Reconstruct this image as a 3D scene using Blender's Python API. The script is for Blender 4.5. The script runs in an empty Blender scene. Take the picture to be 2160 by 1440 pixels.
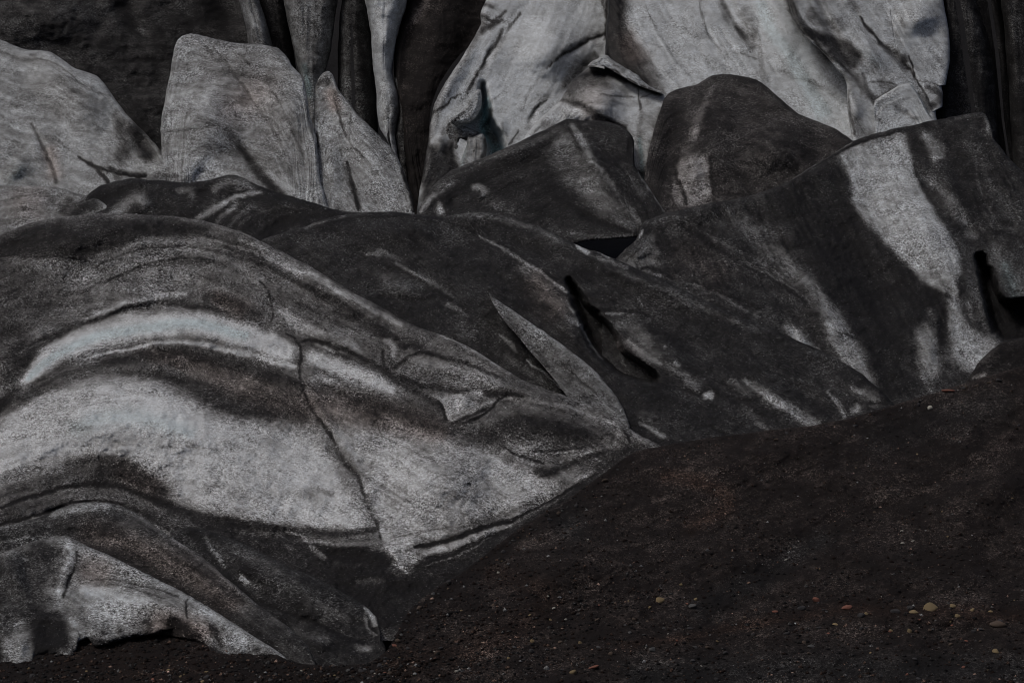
import bpy, math, random
import numpy as np
from mathutils import Vector

# ------------------------------------------------------------------ camera, sky, sun, exposure
SC = bpy.context.scene
HALF = math.tan(math.radians(11.0))          # half horizontal field of view
PITCH = math.radians(-7.0)
CAM = np.array([0.0, 0.0, 14.0])
cd = bpy.data.cameras.new('camera'); cam = bpy.data.objects.new('camera', cd)
SC.collection.objects.link(cam); SC.camera = cam
cd.sensor_fit = 'HORIZONTAL'; cd.angle = math.radians(22.0)
cd.clip_start = 1.0; cd.clip_end = 2000.0
cam.location = CAM; cam.rotation_euler = (math.radians(90) + PITCH, 0, 0)

SUN_EL, SUN_AZ = 60.0, -68.0                 # azimuth measured from behind the camera, negative = left
w = bpy.data.worlds.new('World'); SC.world = w; w.use_nodes = True
nt = w.node_tree; bg = nt.nodes['Background']; bg.inputs['Strength'].default_value = 0.08
sky = nt.nodes.new('ShaderNodeTexSky'); sky.sky_type = 'NISHITA'; sky.sun_disc = False
sky.sun_elevation = math.radians(SUN_EL); sky.sun_rotation = math.radians(180 - SUN_AZ)
sky.air_density = 0.6; sky.dust_density = 6.0; sky.ozone_density = 0.6
nt.links.new(sky.outputs[0], bg.inputs['Color'])
sd = bpy.data.lights.new('sun', 'SUN'); sd.energy = 1.5; sd.angle = math.radians(16); sd.color = (1.0, .985, .965)
sun = bpy.data.objects.new('sun', sd); SC.collection.objects.link(sun)
el, az = math.radians(SUN_EL), math.radians(SUN_AZ)
to_sun = Vector((math.sin(az) * math.cos(el), -math.cos(az) * math.cos(el), math.sin(el)))
sun.rotation_euler = to_sun.to_track_quat('Z', 'Y').to_euler()
SC.view_settings.view_transform = 'Standard'; SC.view_settings.look = 'None'
SC.view_settings.exposure = -0.68; SC.view_settings.gamma = 1.0
SC.cycles.filter_width = 1.0

# ------------------------------------------------------------------ helpers
CP, SP = math.cos(PITCH), math.sin(PITCH)
def world(px, py, D):
    "a sight line (in 2160x1440 picture units) met at distance D along the view axis"
    x = (px - 1080.0) / 1080.0 * HALF * D
    z = (720.0 - py) / 1080.0 * HALF * D
    return np.stack([x, D * CP - z * SP, D * SP + z * CP], -1) + CAM

_rng = np.random.RandomState(7); _T = _rng.rand(256, 256)
def vn(x, y, seed=0):
    x = x + seed * 37.7; y = y + seed * 91.3
    xi = np.floor(x).astype(int); yi = np.floor(y).astype(int)
    fx = x - xi; fy = y - yi; fx = fx * fx * (3 - 2 * fx); fy = fy * fy * (3 - 2 * fy)
    a = _T[xi & 255, yi & 255]; b = _T[(xi + 1) & 255, yi & 255]
    c = _T[xi & 255, (yi + 1) & 255]; d = _T[(xi + 1) & 255, (yi + 1) & 255]
    return (a * (1 - fx) + b * fx) * (1 - fy) + (c * (1 - fx) + d * fx) * fy
def fbm(x, y, seed=0, n=4, g=.5):
    r = 0; a = 1; t = 0
    for i in range(n):
        r = r + a * vn(x * 2 ** i, y * 2 ** i, seed + i); t += a; a *= g
    return r / t - .5

def P(s): return np.array([[float(v) for v in q.split(',')] for q in s.split()])
def chaikin(p, n=2):
    for _ in range(n):
        if len(p) < 3: return p
        q = [p[0]]
        for a, b in zip(p[:-1], p[1:]):
            q += [a * .75 + b * .25, a * .25 + b * .75]
        q.append(p[-1]); p = np.array(q)
    return p
def smooth(t): t = np.clip(t, 0, 1); return t * t * (3 - 2 * t)

def dist_path(X, Y, p):
    "unsigned distance / local width, side (+ = right of walking direction, i.e. below for left-to-right)"
    best = np.full(X.shape, 1e9); side = np.zeros(X.shape); dd = np.full(X.shape, 1e9); al = np.zeros(X.shape); acc = 0.0
    for a, b in zip(p[:-1], p[1:]):
        dx, dy = b[0] - a[0], b[1] - a[1]; L = dx * dx + dy * dy + 1e-9
        t = np.clip(((X - a[0]) * dx + (Y - a[1]) * dy) / L, 0, 1)
        ex = X - a[0] - t * dx; ey = Y - a[1] - t * dy
        d = np.hypot(ex, ey); w_ = a[2] + (b[2] - a[2]) * t
        m = d < dd
        best = np.where(m, d / np.maximum(w_, .1), best); dd = np.where(m, d, dd)
        side = np.where(m, dx * (Y - a[1]) - dy * (X - a[0]), side)
        al = np.where(m, acc + t * math.sqrt(L), al); acc += math.sqrt(L)
    return best, side, np.minimum(al, acc - al), acc
def poly_sd(X, Y, p):
    inside = np.zeros(X.shape, bool); dd = np.full(X.shape, 1e9)
    q = np.roll(p, -1, 0)
    for a, b in zip(p, q):
        dx, dy = b[0] - a[0], b[1] - a[1]; L = dx * dx + dy * dy + 1e-9
        t = np.clip(((X - a[0]) * dx + (Y - a[1]) * dy) / L, 0, 1)
        dd = np.minimum(dd, np.hypot(X - a[0] - t * dx, Y - a[1] - t * dy))
        c = (a[1] > Y) != (b[1] > Y)
        with np.errstate(all='ignore'):
            xc = a[0] + (Y - a[1]) / (b[1] - a[1]) * dx
        inside ^= c & (X < xc)
    return np.where(inside, dd, -dd)

def stroke_mask(X, Y, op, taper=0.0, wide=1.0):
    k = op[0]; pts = op[-1]
    p = P(pts) if isinstance(pts, str) else pts
    if k == 'p':
        f = op[3] * 1.25; p = chaikin(np.vstack([p, p[:1]]), 1)[:-1]; pad = f
    else:
        p = chaikin(p, 2); p[:, 2] = (p[:, 2] + (.9 if wide == 1.0 and k == 'b' else 0)) * wide; pad = p[:, 2].max() * (1.3 if k == 'b' else 3.2)
    x0, y0 = p[:, 0].min() - pad, p[:, 1].min() - pad; x1, y1 = p[:, 0].max() + pad, p[:, 1].max() + pad
    sel = np.nonzero((X > x0) & (X < x1) & (Y > y0) & (Y < y1))[0]
    if len(sel) == 0: return sel, None
    x, y = X[sel], Y[sel]
    if k == 'p':
        m = smooth(.5 + poly_sd(x, y, p) / (2 * f))
    elif k == 'b':
        d, s, al, tot = dist_path(x, y, p); soft = op[3]
        if taper == 0: d = d / (1.25 if soft > .9 else 1.2)
        m = smooth((1 - d) / max(soft, .02))
        if tot > 1: m = m * (.15 * (taper == 0) + (1 - .15 * (taper == 0)) * smooth(al / (max(p[:, 2].mean() * .8, 3) if taper == 0 else tot * taper)))
    elif k == 's':
        d, s, al, tot = dist_path(x, y, p)
        m = np.where(s > 0, np.exp(-1.6 * d) * smooth((3.1 - d) / 1.0), smooth(1 - d * op[3]))
    return sel, m

# operations.  paint: b(tone, alpha, soft, path x,y,w) / p(tone, alpha, feather, polygon) / s(tone, alpha, sharp, path) fades to the right-hand side
def b(t, a, soft, pts): return ('b', t, a, soft, pts)
def p(t, a, f, pts): return ('p', t, a, f, pts)
def s(t, a, pts, sharp=8): return ('s', t, a, sharp, pts)

# ------------------------------------------------------------------ materials
def N(nt, typ, **kw):
    n = nt.nodes.new(typ)
    for k, v in kw.items():
        if k.startswith('i_'): n.inputs[int(k[2:]) if k[2:].isdigit() else k[2:]].default_value = v
        else: setattr(n, k, v)
    return n
def math_(nt, op, a, b_=None, clamp=False):
    n = nt.nodes.new('ShaderNodeMath'); n.operation = op; n.use_clamp = clamp
    for i, v in enumerate((a, b_)):
        if v is None: continue
        if isinstance(v, (int, float)): n.inputs[i].default_value = v
        else: nt.links.new(v, n.inputs[i])
    return n.outputs[0]
def noise(nt, vec, scale, detail=3, rough=.6, dist=0):
    n = nt.nodes.new('ShaderNodeTexNoise'); n.inputs['Scale'].default_value = scale
    n.inputs['Detail'].default_value = detail; n.inputs['Roughness'].default_value = rough
    n.inputs['Distortion'].default_value = dist
    nt.links.new(vec, n.inputs['Vector']); return n.outputs['Fac']
def mapping(nt, vec, sc):
    n = nt.nodes.new('ShaderNodeMapping'); n.inputs['Scale'].default_value = sc
    nt.links.new(vec, n.inputs['Vector']); return n.outputs[0]
ALB = 2.2
def dirt_shade_ice(name, grain=.26, streak=.07, bump=.45, rough=.62, speck=1.0, coarse=.10):  # tone attribute holds dirty bands and painted shade alike
    m = bpy.data.materials.new(name); m.use_nodes = True; nt = m.node_tree; L = nt.links
    bs = nt.nodes['Principled BSDF']
    at = N(nt, 'ShaderNodeAttribute', attribute_name='dirt_shade'); sep = nt.nodes.new('ShaderNodeSeparateColor')
    L.new(at.outputs['Color'], sep.inputs[0]); tone, blue, rust = sep.outputs
    tc = nt.nodes.new('ShaderNodeTexCoord'); obj = tc.outputs['Object']
    uv = N(nt, 'ShaderNodeUVMap', uv_map='flow').outputs[0]
    n1 = noise(nt, mapping(nt, obj, (1, 1, 1.35)), 11.0, 5, .85)
    n2 = noise(nt, mapping(nt, obj, (1, .7, 1.3)), 1.6, 4, .65, .6)
    n3 = noise(nt, mapping(nt, obj, (.35, .35, 1.2)), 3.2, 5, .65, .8)
    # wet patches of grit: more contrast in the middle tones
    mid = math_(nt, 'MULTIPLY', tone, math_(nt, 'SUBTRACT', 1.05, tone))
    mid = math_(nt, 'ADD', math_(nt, 'MULTIPLY', mid, 3.6), .32)
    cl = nt.nodes.new('ShaderNodeMapRange'); cl.interpolation_type = 'SMOOTHSTEP'; L.new(tone, cl.inputs[0])
    for i_, v_ in ((1, .46), (2, .62), (3, 1.0), (4, .30)): cl.inputs[i_].default_value = v_
    mid = math_(nt, 'MULTIPLY', mid, cl.outputs[0])
    n0 = noise(nt, obj, 24.0, 2, .8)
    v = math_(nt, 'MULTIPLY', math_(nt, 'SUBTRACT', n1, .5), grain * 4.2)
    v = math_(nt, 'ADD', v, math_(nt, 'MULTIPLY', math_(nt, 'SUBTRACT', n0, .5), grain * 3.4))
    lo = noise(nt, obj, .55, 3, .6)
    v = math_(nt, 'MULTIPLY', v, math_(nt, 'MAXIMUM', math_(nt, 'MULTIPLY', math_(nt, 'SUBTRACT', lo, .32), 5.0), .25))
    v = math_(nt, 'ADD', v, math_(nt, 'MULTIPLY', math_(nt, 'SUBTRACT', n2, .5), coarse * 3))
    v = math_(nt, 'ADD', v, math_(nt, 'MULTIPLY', math_(nt, 'SUBTRACT', n3, .5), streak * 2))
    t = math_(nt, 'ADD', tone, math_(nt, 'MULTIPLY', v, mid))
    sp = noise(nt, obj, 19.0, 1, .5)
    sp = math_(nt, 'MULTIPLY', math_(nt, 'MAXIMUM', math_(nt, 'SUBTRACT', sp, .66), 0.0), 2.2 * speck)  # wet-ice glints painted into the tone as bright specks
    t = math_(nt, 'ADD', t, sp)
    t = math_(nt, 'MAXIMUM', t, .045); t = math_(nt, 'MINIMUM', t, .66)
    lin = math_(nt, 'MAXIMUM', math_(nt, 'SUBTRACT', math_(nt, 'MULTIPLY', math_(nt, 'POWER', t, 2.25), ALB), .0085), .009)
    cr = nt.nodes.new('ShaderNodeValToRGB'); L.new(t, cr.inputs[0]); e = cr.color_ramp.elements
    e[0].position = .08; e[0].color = (1.03, .96, 1.0, 1); e[1].position = .56; e[1].color = (.935, .99, 1.03, 1)
    k = e.new(.2); k.color = (1.01, .99, .98, 1); k = e.new(.38); k.color = (.97, .995, 1.0, 1)
    def mixc(f, a, c):
        n = nt.nodes.new('ShaderNodeMix'); n.data_type = 'RGBA'; n.blend_type = 'MULTIPLY'
        L.new(f, n.inputs[0]); L.new(a, n.inputs[6]); n.inputs[7].default_value = c; return n.outputs[2]
    c = mixc(math_(nt, 'POWER', blue, 6.0), cr.outputs[0], (.58, .93, .98, 1)); c = mixc(rust, c, (1.45, .90, .66, 1))
    n = nt.nodes.new('ShaderNodeVectorMath'); n.operation = 'SCALE'; L.new(c, n.inputs[0]); L.new(lin, n.inputs['Scale'])
    L.new(n.outputs[0], bs.inputs['Base Color'])
    bs.inputs['Roughness'].default_value = rough; bs.inputs['Specular IOR Level'].default_value = .14
    bp = nt.nodes.new('ShaderNodeBump'); bp.inputs['Distance'].default_value = .13; bp.inputs['Strength'].default_value = bump
    h = math_(nt, 'ADD', math_(nt, 'MULTIPLY', n1, 1.2), math_(nt, 'ADD', math_(nt, 'MULTIPLY', n3, .7), math_(nt, 'MULTIPLY', n2, 1.2)))
    L.new(h, bp.inputs['Height']); L.new(bp.outputs[0], bs.inputs['Normal'])
    return m
M_ICE = dirt_shade_ice('dirty_ice')
M_CLEAN = dirt_shade_ice('clean_ice', grain=.14, streak=.07, bump=.22, rough=.45, speck=.3, coarse=.08)
M_BACK = dirt_shade_ice('shaded_ice', grain=.20, streak=.10, bump=.45, rough=.7, speck=.5)
M_SCREE = dirt_shade_ice('scree', grain=.22, streak=.10, bump=.4, rough=.9, speck=.5, coarse=.10)

# ------------------------------------------------------------------ the relief builder
LAY = {}
def make(key, name, label, cat, top, bottom, depth, tone, paint=(), relief=(), blue=0.0, tint=(), step=3.0, rim=14, rimd=None,
         mat=None, kind=None, parent=None, group=None, jag=1.6, lump=.25, back=5.0, under=0.0, seed=None, warp=1.0, sm=9, rustb=0.0, bsm=3, vert=False, flow=.07, ang=None):
    """one body of ice: its outline (top) is ruled down to its foot (bottom); depth = (cx, cy, D, dD/dx per 100, dD/dy up per 100)"""
    seed = seed if seed is not None else sum(map(ord, key)) % 97
    T = P(top) if isinstance(top, str) else top
    if isinstance(bottom, (int, float)): B = np.stack([T[:, 0], np.full(len(T), float(bottom))], 1)
    else: B = P(bottom)
    def arc(q): return np.concatenate([[0], np.cumsum(np.hypot(*np.diff(q, axis=0).T))])
    aT = arc(T); n = max(8, int(aT[-1] / step)); u = np.linspace(0, aT[-1], n)
    tx, ty = np.interp(u, aT, T[:, 0]), np.interp(u, aT, T[:, 1])
    aB = aT if len(B) == len(T) else arc(B) / arc(B)[-1] * aT[-1]
    bx, by = np.interp(u, aB, B[:, 0]), np.interp(u, aB, B[:, 1])
    def sm_(a, k):
        k = max(1, int(k)); pad = np.concatenate([2 * a[0] - a[1:k + 1][::-1], a, 2 * a[-1] - a[-k - 1:-1][::-1]]) if len(a) > k + 1 else a
        ker = np.hanning(2 * k + 3)[1:-1]; ker /= ker.sum()
        return np.convolve(pad, ker, 'valid') if len(a) > k + 1 else a
    k = max(1, int(sm / step)); tx, ty = sm_(tx, k), sm_(ty, k); 
    if bsm: bx, by = sm_(bx, bsm * k), sm_(by, bsm * k)
    jx = jag * 2.2 * fbm(u / 26, u * 0 + seed, seed, 4, .65); jy = jag * 2.2 * fbm(u / 22, u * 0 + seed + 5, seed + 3, 4, .65)
    tx = tx + jx; ty = ty + jy
    if vert and bsm == 0: l0 = np.hypot(tx - bx, ty - by) + 1e-6; bx, by = bx + (bx - tx) / l0 * 4, by + (by - ty) / l0 * 4
    hgt = np.hypot(tx - bx, ty - by).max(); nv = max(6, int(hgt / step))
    v = np.linspace(0, 1, nv)
    X = bx[None] + (tx - bx)[None] * v[:, None]; Y = by[None] + (ty - by)[None] * v[:, None]
    E = (1 - v)[:, None] * np.hypot(tx - bx, ty - by)[None]              # distance to outline in picture units
    Vv = np.repeat(v[:, None], n, 1); U = np.repeat(u[None], nv, 0)
    shape = X.shape; x, y, e = X.ravel(), Y.ravel(), E.ravel(); uu = U.ravel()
    cx, cy, D0, dx, dy = depth
    base = D0 + dx * (x - cx) / 100 + dy * (cy - y) / 100
    mpp = 2 * HALF * D0 / 2160
    wx = x + warp * (9 * fbm(x / 45, y / 45, seed + 11) + 5 * fbm(x / 9, y / 9, seed + 17, 2))
    wy = y + warp * (9 * fbm(x / 45, y / 45, seed + 23) + 5 * fbm(x / 9, y / 9, seed + 29, 2))
    rx = x + .5 * (wx - x); ry = y + .5 * (wy - y)
    R = np.zeros(len(x))
    for op in relief:
        if op[0] == 'p': sel, m = stroke_mask(rx, ry, op); amt = op[1]
        else:
            sel, m = stroke_mask(rx, ry, op, .45, 1.45)
            wm = P(op[-1])[:, 2].mean() * 1.45 * mpp; amt = math.copysign(min(abs(op[1]) * .8, (.66 if op[1] > 0 else .55) * wm), op[1])
        if m is not None: R[sel] += amt * m
    R += lump * (1.6 * fbm(x / 120, y / 90, seed + 41, 3) + .55 * fbm(x / 22, y / 16, seed + 43, 3, .6))
    # fine melt grooves running with the ice (or down pillars, or along a set direction)
    if vert: ga, gb = y, x
    elif ang is not None: ca, sa = math.cos(math.radians(ang)), math.sin(math.radians(ang)); ga, gb = x * ca + y * sa, -x * sa + y * ca
    else: ga, gb = uu, e
    gb = gb + 16 * fbm(x / 70, y / 70, seed + 71, 2)
    rg = 1 - 2.6 * np.abs(fbm(ga / 150, gb / 15, seed + 73, 3, .6)); rg2 = fbm(ga / 60, gb / 6.5, seed + 79, 3, .6)
    msk = smooth(.5 + 2.2 * fbm(x / 160, y / 110, seed + 83, 2))
    R += flow * (rg * msk * 1.2 + .45 * rg2)
    # rounded shoulder at the outline
    LN = np.hypot(tx - bx, ty - by)[None].repeat(nv, 0).ravel(); W = np.minimum(rim, .93 * LN + .01); q = 1 - np.clip(e / W, 0, 1); shoulder = (1 - np.sqrt(np.clip(1 - q * q, 0, 1))) * ((rimd * np.minimum(1, LN / rim)) if rimd is not None else 1.3 * W * mpp)
    eb = Vv.ravel() * LN
    if under: q2 = 1 - np.clip(eb / under, 0, 1); shoulder = shoulder + (1 - np.sqrt(np.clip(1 - q2 * q2, 0, 1))) * 1.3 * under * mpp
    D = base - R + shoulder
    if vert and bsm == 0: D = D + .05 * (1 - np.clip(eb / 9, 0, 1))
    # tone: dirty bands, with shade and crest light painted into the same colour
    tn = np.full(len(x), float(tone)); bl = np.full(len(x), float(blue)); ru = np.full(len(x), float(rustb))
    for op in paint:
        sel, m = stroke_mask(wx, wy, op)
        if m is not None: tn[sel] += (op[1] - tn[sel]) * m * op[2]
    for ch, op in tint:
        sel, m = stroke_mask(wx, wy, op)
        if m is not None:
            a_ = bl if ch == 'B' else ru
            a_[sel] += (op[1] - a_[sel]) * m * op[2]
    st = fbm(ga / 170, gb / 8, seed + 51, 4, .65) * .23 + fbm(x / 60, y / 45, seed + 61, 4, .6) * .10 + .05 * (rg - .7) * msk + fbm(x / 7, y / 6, seed + 67, 2, .7) * .10
    tn = tn + st * np.clip(tn * 2.5, .22, 1.0) * (1 - .45 * smooth((tn - .4) / .15))
    # back side: falls away behind
    nb = 7; Xs, Ys, Ds, Ts, Bs, Rs = [x.reshape(shape)], [y.reshape(shape)], [D.reshape(shape)], [tn.reshape(shape)], [bl.reshape(shape)], [ru.reshape(shape)]
    xt, yt, Dt = Xs[0][-1], Ys[0][-1], Ds[0][-1]
    dirx, diry = (bx - tx), (by - ty); ln = np.hypot(dirx, diry) + 1e-6; lim = np.minimum(1, ln / 120)
    dirx, diry = dirx / ln * lim, diry / ln * lim
    for j in range(1, nb + 1):
        f = j / nb; an = f * math.pi / 2
        Xs.append((xt + dirx * (70 * (1 - math.cos(an))))[None]); Ys.append((yt + diry * 110 * (1 - math.cos(an)))[None])
        Ds.append((Dt + back * math.sin(an))[None])
        Ts.append(Ts[0][-1][None]); Bs.append(Bs[0][-1][None]); Rs.append(Rs[0][-1][None])
    X, Y, D, TN, BL, RU = (np.concatenate(a_, 0) for a_ in (Xs, Ys, Ds, Ts, Bs, Rs))
    nr = X.shape[0]
    co = world(X.ravel(), Y.ravel(), D.ravel())
    if parent is None and kind is None:
        org = co[np.argmin(co[:, 2])].copy(); org[:] = (co[:, 0].mean(), co[:, 1].mean(), co[:, 2].min())
    else: org = np.zeros(3)
    me = bpy.data.meshes.new(name)
    idx = np.arange(nr * n).reshape(nr, n)
    a0, a1, a2, a3 = idx[:-1, :-1], idx[:-1, 1:], idx[1:, 1:], idx[1:, :-1]
    F = np.stack([a0, a1, a2, a3], -1).reshape(-1, 4)
    me.vertices.add(len(co)); me.vertices.foreach_set('co', (co - org).astype(np.float32).ravel())
    me.loops.add(F.size); me.loops.foreach_set('vertex_index', F.ravel().astype(np.int32))
    me.polygons.add(len(F)); me.polygons.foreach_set('loop_start', (np.arange(len(F)) * 4).astype(np.int32))
    me.polygons.foreach_set('use_smooth', np.ones(len(F), bool))
    me.update(calc_edges=True)
    at = me.attributes.new('dirt_shade', 'FLOAT_COLOR', 'POINT')
    col = np.stack([np.clip(TN.ravel(), .04, .66), np.clip(BL.ravel(), 0, 1), np.clip(RU.ravel(), 0, 1), np.ones(len(co))], -1)
    at.data.foreach_set('color', col.astype(np.float32).ravel())
    uvl = me.uv_layers.new(name='flow')
    vv = np.repeat(np.linspace(0, 1, nr)[:, None], n, 1) * hgt; UU = np.repeat(u[None], nr, 0)
    uvv = np.stack([UU.ravel()[F.ravel()] / 100 + seed, vv.ravel()[F.ravel()] / 100], -1)
    uvl.data.foreach_set('uv', uvv.astype(np.float32).ravel())
    me.materials.append(mat or M_ICE)
    o = bpy.data.objects.new(name, me); SC.collection.objects.link(o)
    o.location = org
    if parent is not None: o.parent = parent; o.location = -np.array(parent.location)
    if kind: o['kind'] = kind
    if parent is None and not kind: o['label'] = label; o['category'] = cat
    if group: o['group'] = group
    LAY[key] = dict(obj=o, x=x.reshape(shape), y=y.reshape(shape), D=D[:shape[0]])
    return o

# ------------------------------------------------------------------ the glacier bed that everything stands on
yy = -320
make('bed', 'glacier', '', '', '-900,-340 200,-340 1080,-340 2000,-340 3000,-340', 1500, (1080, 720, 124, 0, 6.0), .05, [], [],
     mat=M_BACK, kind='structure', step=14, lump=1.2, rim=20, back=20)

# ------------------------------------------------------------------ far wall, top left
make('far_wall', 'ice_wall', 'dark grit-covered ice wall behind the pale slab at top left', 'ice wall',
     '-300,-120 0,-120 260,-120 520,-120 620,-120', 560, (250, 200, 131, .6, 2.2), .145, [
     b(.19, .7, 1, '-40,20,40 100,30,45 230,40,40 275,66,14'), b(.075, .9, .9, '240,-40,22 262,25,20 285,65,12 320,60,14 420,40,30 450,0,30'),
     b(.21, .8, 1, '285,60,8 305,66,9 320,82,5'), s(.07, .5, '262,62,25 300,70,20 345,92,14'), b(.17, .5, 1, '300,45,30 360,60,20'),
     b(.15, .8, 1, '415,15,26 440,30,16'), b(.075, .7, 1, '450,-30,30 470,60,25 500,95,10'), b(.07, .8, 1, '240,126,2.5 300,128,3 360,130,2'),
     b(.08, .8, 1, '170,150,14 215,148,14 230,160,8'), b(.08, .7, 1, '250,152,2 300,162,3 355,160,3'), b(.17, .4, 1, '20,20,12 90,20,9'),
     b(.09, .7, 1, '250,240,30 300,270,40 330,330,20'), b(.155, .6, 1, '300,100,30 340,90,20'), b(.16, .5, 1, '260,180,25 330,200,25')],
     [b(1.5, 1, 1, '-40,20,60 100,30,60 230,30,50'), b(-1.5, 1, 1, '250,-40,30 285,65,24 350,90,20'), b(-.5, 1, 1, '240,126,5 300,128,6 360,130,5'),
      b(-.5, 1, 1, '250,152,6 300,162,6 355,160,6'), b(-1.5, 1, 1, '460,-60,40 490,95,35')], mat=M_BACK, lump=.6, step=3.5)

# ------------------------------------------------------------------ pillars
def spine(key, name, label, top, sp, depth, tone, paint, relief=(), rim=34, **k):
    return make(key, name, label, k.pop('cat', 'ice pillar'), top, sp, depth, tone, paint, relief, rim=rim, rimd=k.pop('rimd', 2.2), step=2.5, vert=True, bsm=0, **k)
spine('pin0', 'ice_pillar', 'slim grey pointed ice pillar, leftmost behind the tall square serac',
      '535,190 520,62 498,-20 490,-70 520,-70 560,40 578,110 590,190', '560,190 545,80 525,0 510,-60 512,-60 530,0 550,80 562,190',
      (540, 50, 126.5, .6, 1.0), .34, [b(.24, .6, 1, '498,-20,8 522,60,6 530,100,8'), b(.24, .6, 1, '545,-10,10 560,40,8 578,110,8'), b(.40, .5, 1, '520,10,7 545,70,8')], mat=M_BACK)
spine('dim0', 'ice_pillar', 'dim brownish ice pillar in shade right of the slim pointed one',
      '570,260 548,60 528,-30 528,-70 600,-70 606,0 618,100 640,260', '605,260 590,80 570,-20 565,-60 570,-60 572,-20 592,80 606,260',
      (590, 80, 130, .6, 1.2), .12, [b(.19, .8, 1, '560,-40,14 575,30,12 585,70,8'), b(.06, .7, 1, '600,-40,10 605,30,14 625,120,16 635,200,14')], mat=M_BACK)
spine('fin1', 'ice_pillar', 'broad smooth grey ice pillar narrowing downward behind the square serac',
      '656,330 648,215 632,158 618,100 607,50 597,-10 595,-80 722,-80 714,-10 704,60 698,110 686,150 676,200 670,330',
      '662,330 658,215 652,158 650,100 652,50 655,-10 655,-70 658,-70 660,-10 658,60 656,110 656,150 660,200 664,330',
      (655, 100, 127, .5, .9), .30, [b(.36, .7, 1, '612,-10,14 622,60,16 640,130,14'), b(.20, .7, 1, '700,-40,12 700,20,10 694,50,8'), b(.22, .7, 1, '660,40,8 668,80,6 664,120,10'),
       b(.20, .7, 1, '672,130,10 662,160,7'), b(.35, .5, 1, '688,60,7 680,110,7'), b(.24, .6, 1, '598,-30,4 608,50,3 622,110,4')], mat=M_BACK, tint=[('B', b(.9, 1, 1, '640,120,20 650,160,24 655,220,24')), ('B', b(.45, 1, 1, '640,-20,60 650,100,60'))])
spine('fin2', 'ice_pillar', 'dark ribbed ice pillar squeezed between the broad grey pillar and the bright white one',
      '705,330 712,200 712,120 716,40 722,-10 724,-80 772,-80 776,-10 785,80 790,160 798,270 800,330', '745,330 738,200 735,120 738,40 740,-10 742,-70 744,-70 745,-10 748,80 752,160 755,270 755,330',
      (745, 100, 128.2, .5, .9), .16, [b(.26, .9, 1, '722,-10,8 722,60,12 728,140,14 738,230,14'), b(.09, .7, 1, '752,20,8 762,120,10 775,200,12 790,270,14'), b(.22, .7, 1, '730,40,6 740,100,6 748,150,5'),
       b(.08, .8, 1, '714,-50,3 714,40,3')], mat=M_BACK)
spine('fin3', 'ice_pillar', 'bright white smooth ice pillar bulging between dark walls at top centre left',
      '842,345 824,312 812,290 800,270 796,240 793,190 786,130 783,80 776,30 766,-20 764,-80 866,-80 862,-10 856,20 845,50 835,90 830,130 828,155 832,172 842,200 846,232 838,262 834,290 842,345',
      '835,345 820,300 815,285 818,265 818,240 815,190 808,130 808,80 810,30 812,-20 812,-70 814,-70 815,-20 814,20 812,50 812,90 812,130 812,155 816,172 822,200 826,232 824,262 826,290 836,345',
      (815, 120, 124, .5, .8), .50, [b(.34, .8, 1, '832,200,6 822,225,8 810,255,7 806,275,5'), b(.30, .8, 1, '838,215,9 832,250,12 830,290,14'), b(.36, .7, 1, '845,-60,7 842,0,5 840,30,4'),
       b(.40, .7, 1, '770,-30,5 782,40,3 788,100,3'), b(.36, .6, 1, '790,100,12 785,115,9'), b(.38, .6, 1, '800,30,2 812,12,2 822,-5,2'), b(.42, .6, 1, '796,170,2 804,190,3 800,210,3')],
      [b(-.7, 1, 1, '800,-40,8 806,20,6'), b(.5, 1, 1, '815,40,18 810,120,16')], blue=.35, mat=M_CLEAN)
spine('slv', 'ice_pillar', 'narrow dark grey ice sliver standing low beside the bright white pillar',
      '850,420 838,330 832,290 842,240 840,200 831,170 836,155 842,165 848,200 855,250 858,300 862,360 868,420', '855,420 848,330 848,290 850,240 846,200 840,175 840,168 843,178 848,205 852,250 852,300 856,360 858,420',
      (850, 300, 123, 0, .8), .17, [b(.26, .8, 1, '834,160,4 840,190,4'), b(.24, .6, 1, '838,290,6 850,220,5'), b(.24, .6, 1, '842,320,8 850,350,8')], mat=M_BACK, rim=12, rimd=.8)

# ------------------------------------------------------------------ the great chocolate wall and the bright faces, top centre
make('choc', 'ice_wall', 'dark chocolate-brown ice wall between the white pillar and the bright blue-white face', 'ice wall',
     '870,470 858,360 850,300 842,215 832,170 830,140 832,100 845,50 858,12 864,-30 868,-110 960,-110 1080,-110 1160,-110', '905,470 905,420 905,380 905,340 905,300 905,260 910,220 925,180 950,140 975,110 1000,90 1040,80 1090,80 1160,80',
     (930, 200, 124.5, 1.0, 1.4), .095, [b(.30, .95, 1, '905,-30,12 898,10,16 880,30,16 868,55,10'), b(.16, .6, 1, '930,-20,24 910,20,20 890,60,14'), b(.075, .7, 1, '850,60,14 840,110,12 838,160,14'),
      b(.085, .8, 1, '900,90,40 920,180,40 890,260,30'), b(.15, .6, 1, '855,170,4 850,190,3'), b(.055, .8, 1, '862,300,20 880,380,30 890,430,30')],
     [b(2.0, 1, 1, '960,-80,50 930,60,50 900,200,40 885,330,30'), b(-1.2, 1, 1, '865,50,12 850,130,12')], mat=M_BACK, rim=24, rimd=2.0, rustb=.25, lump=.35)
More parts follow.
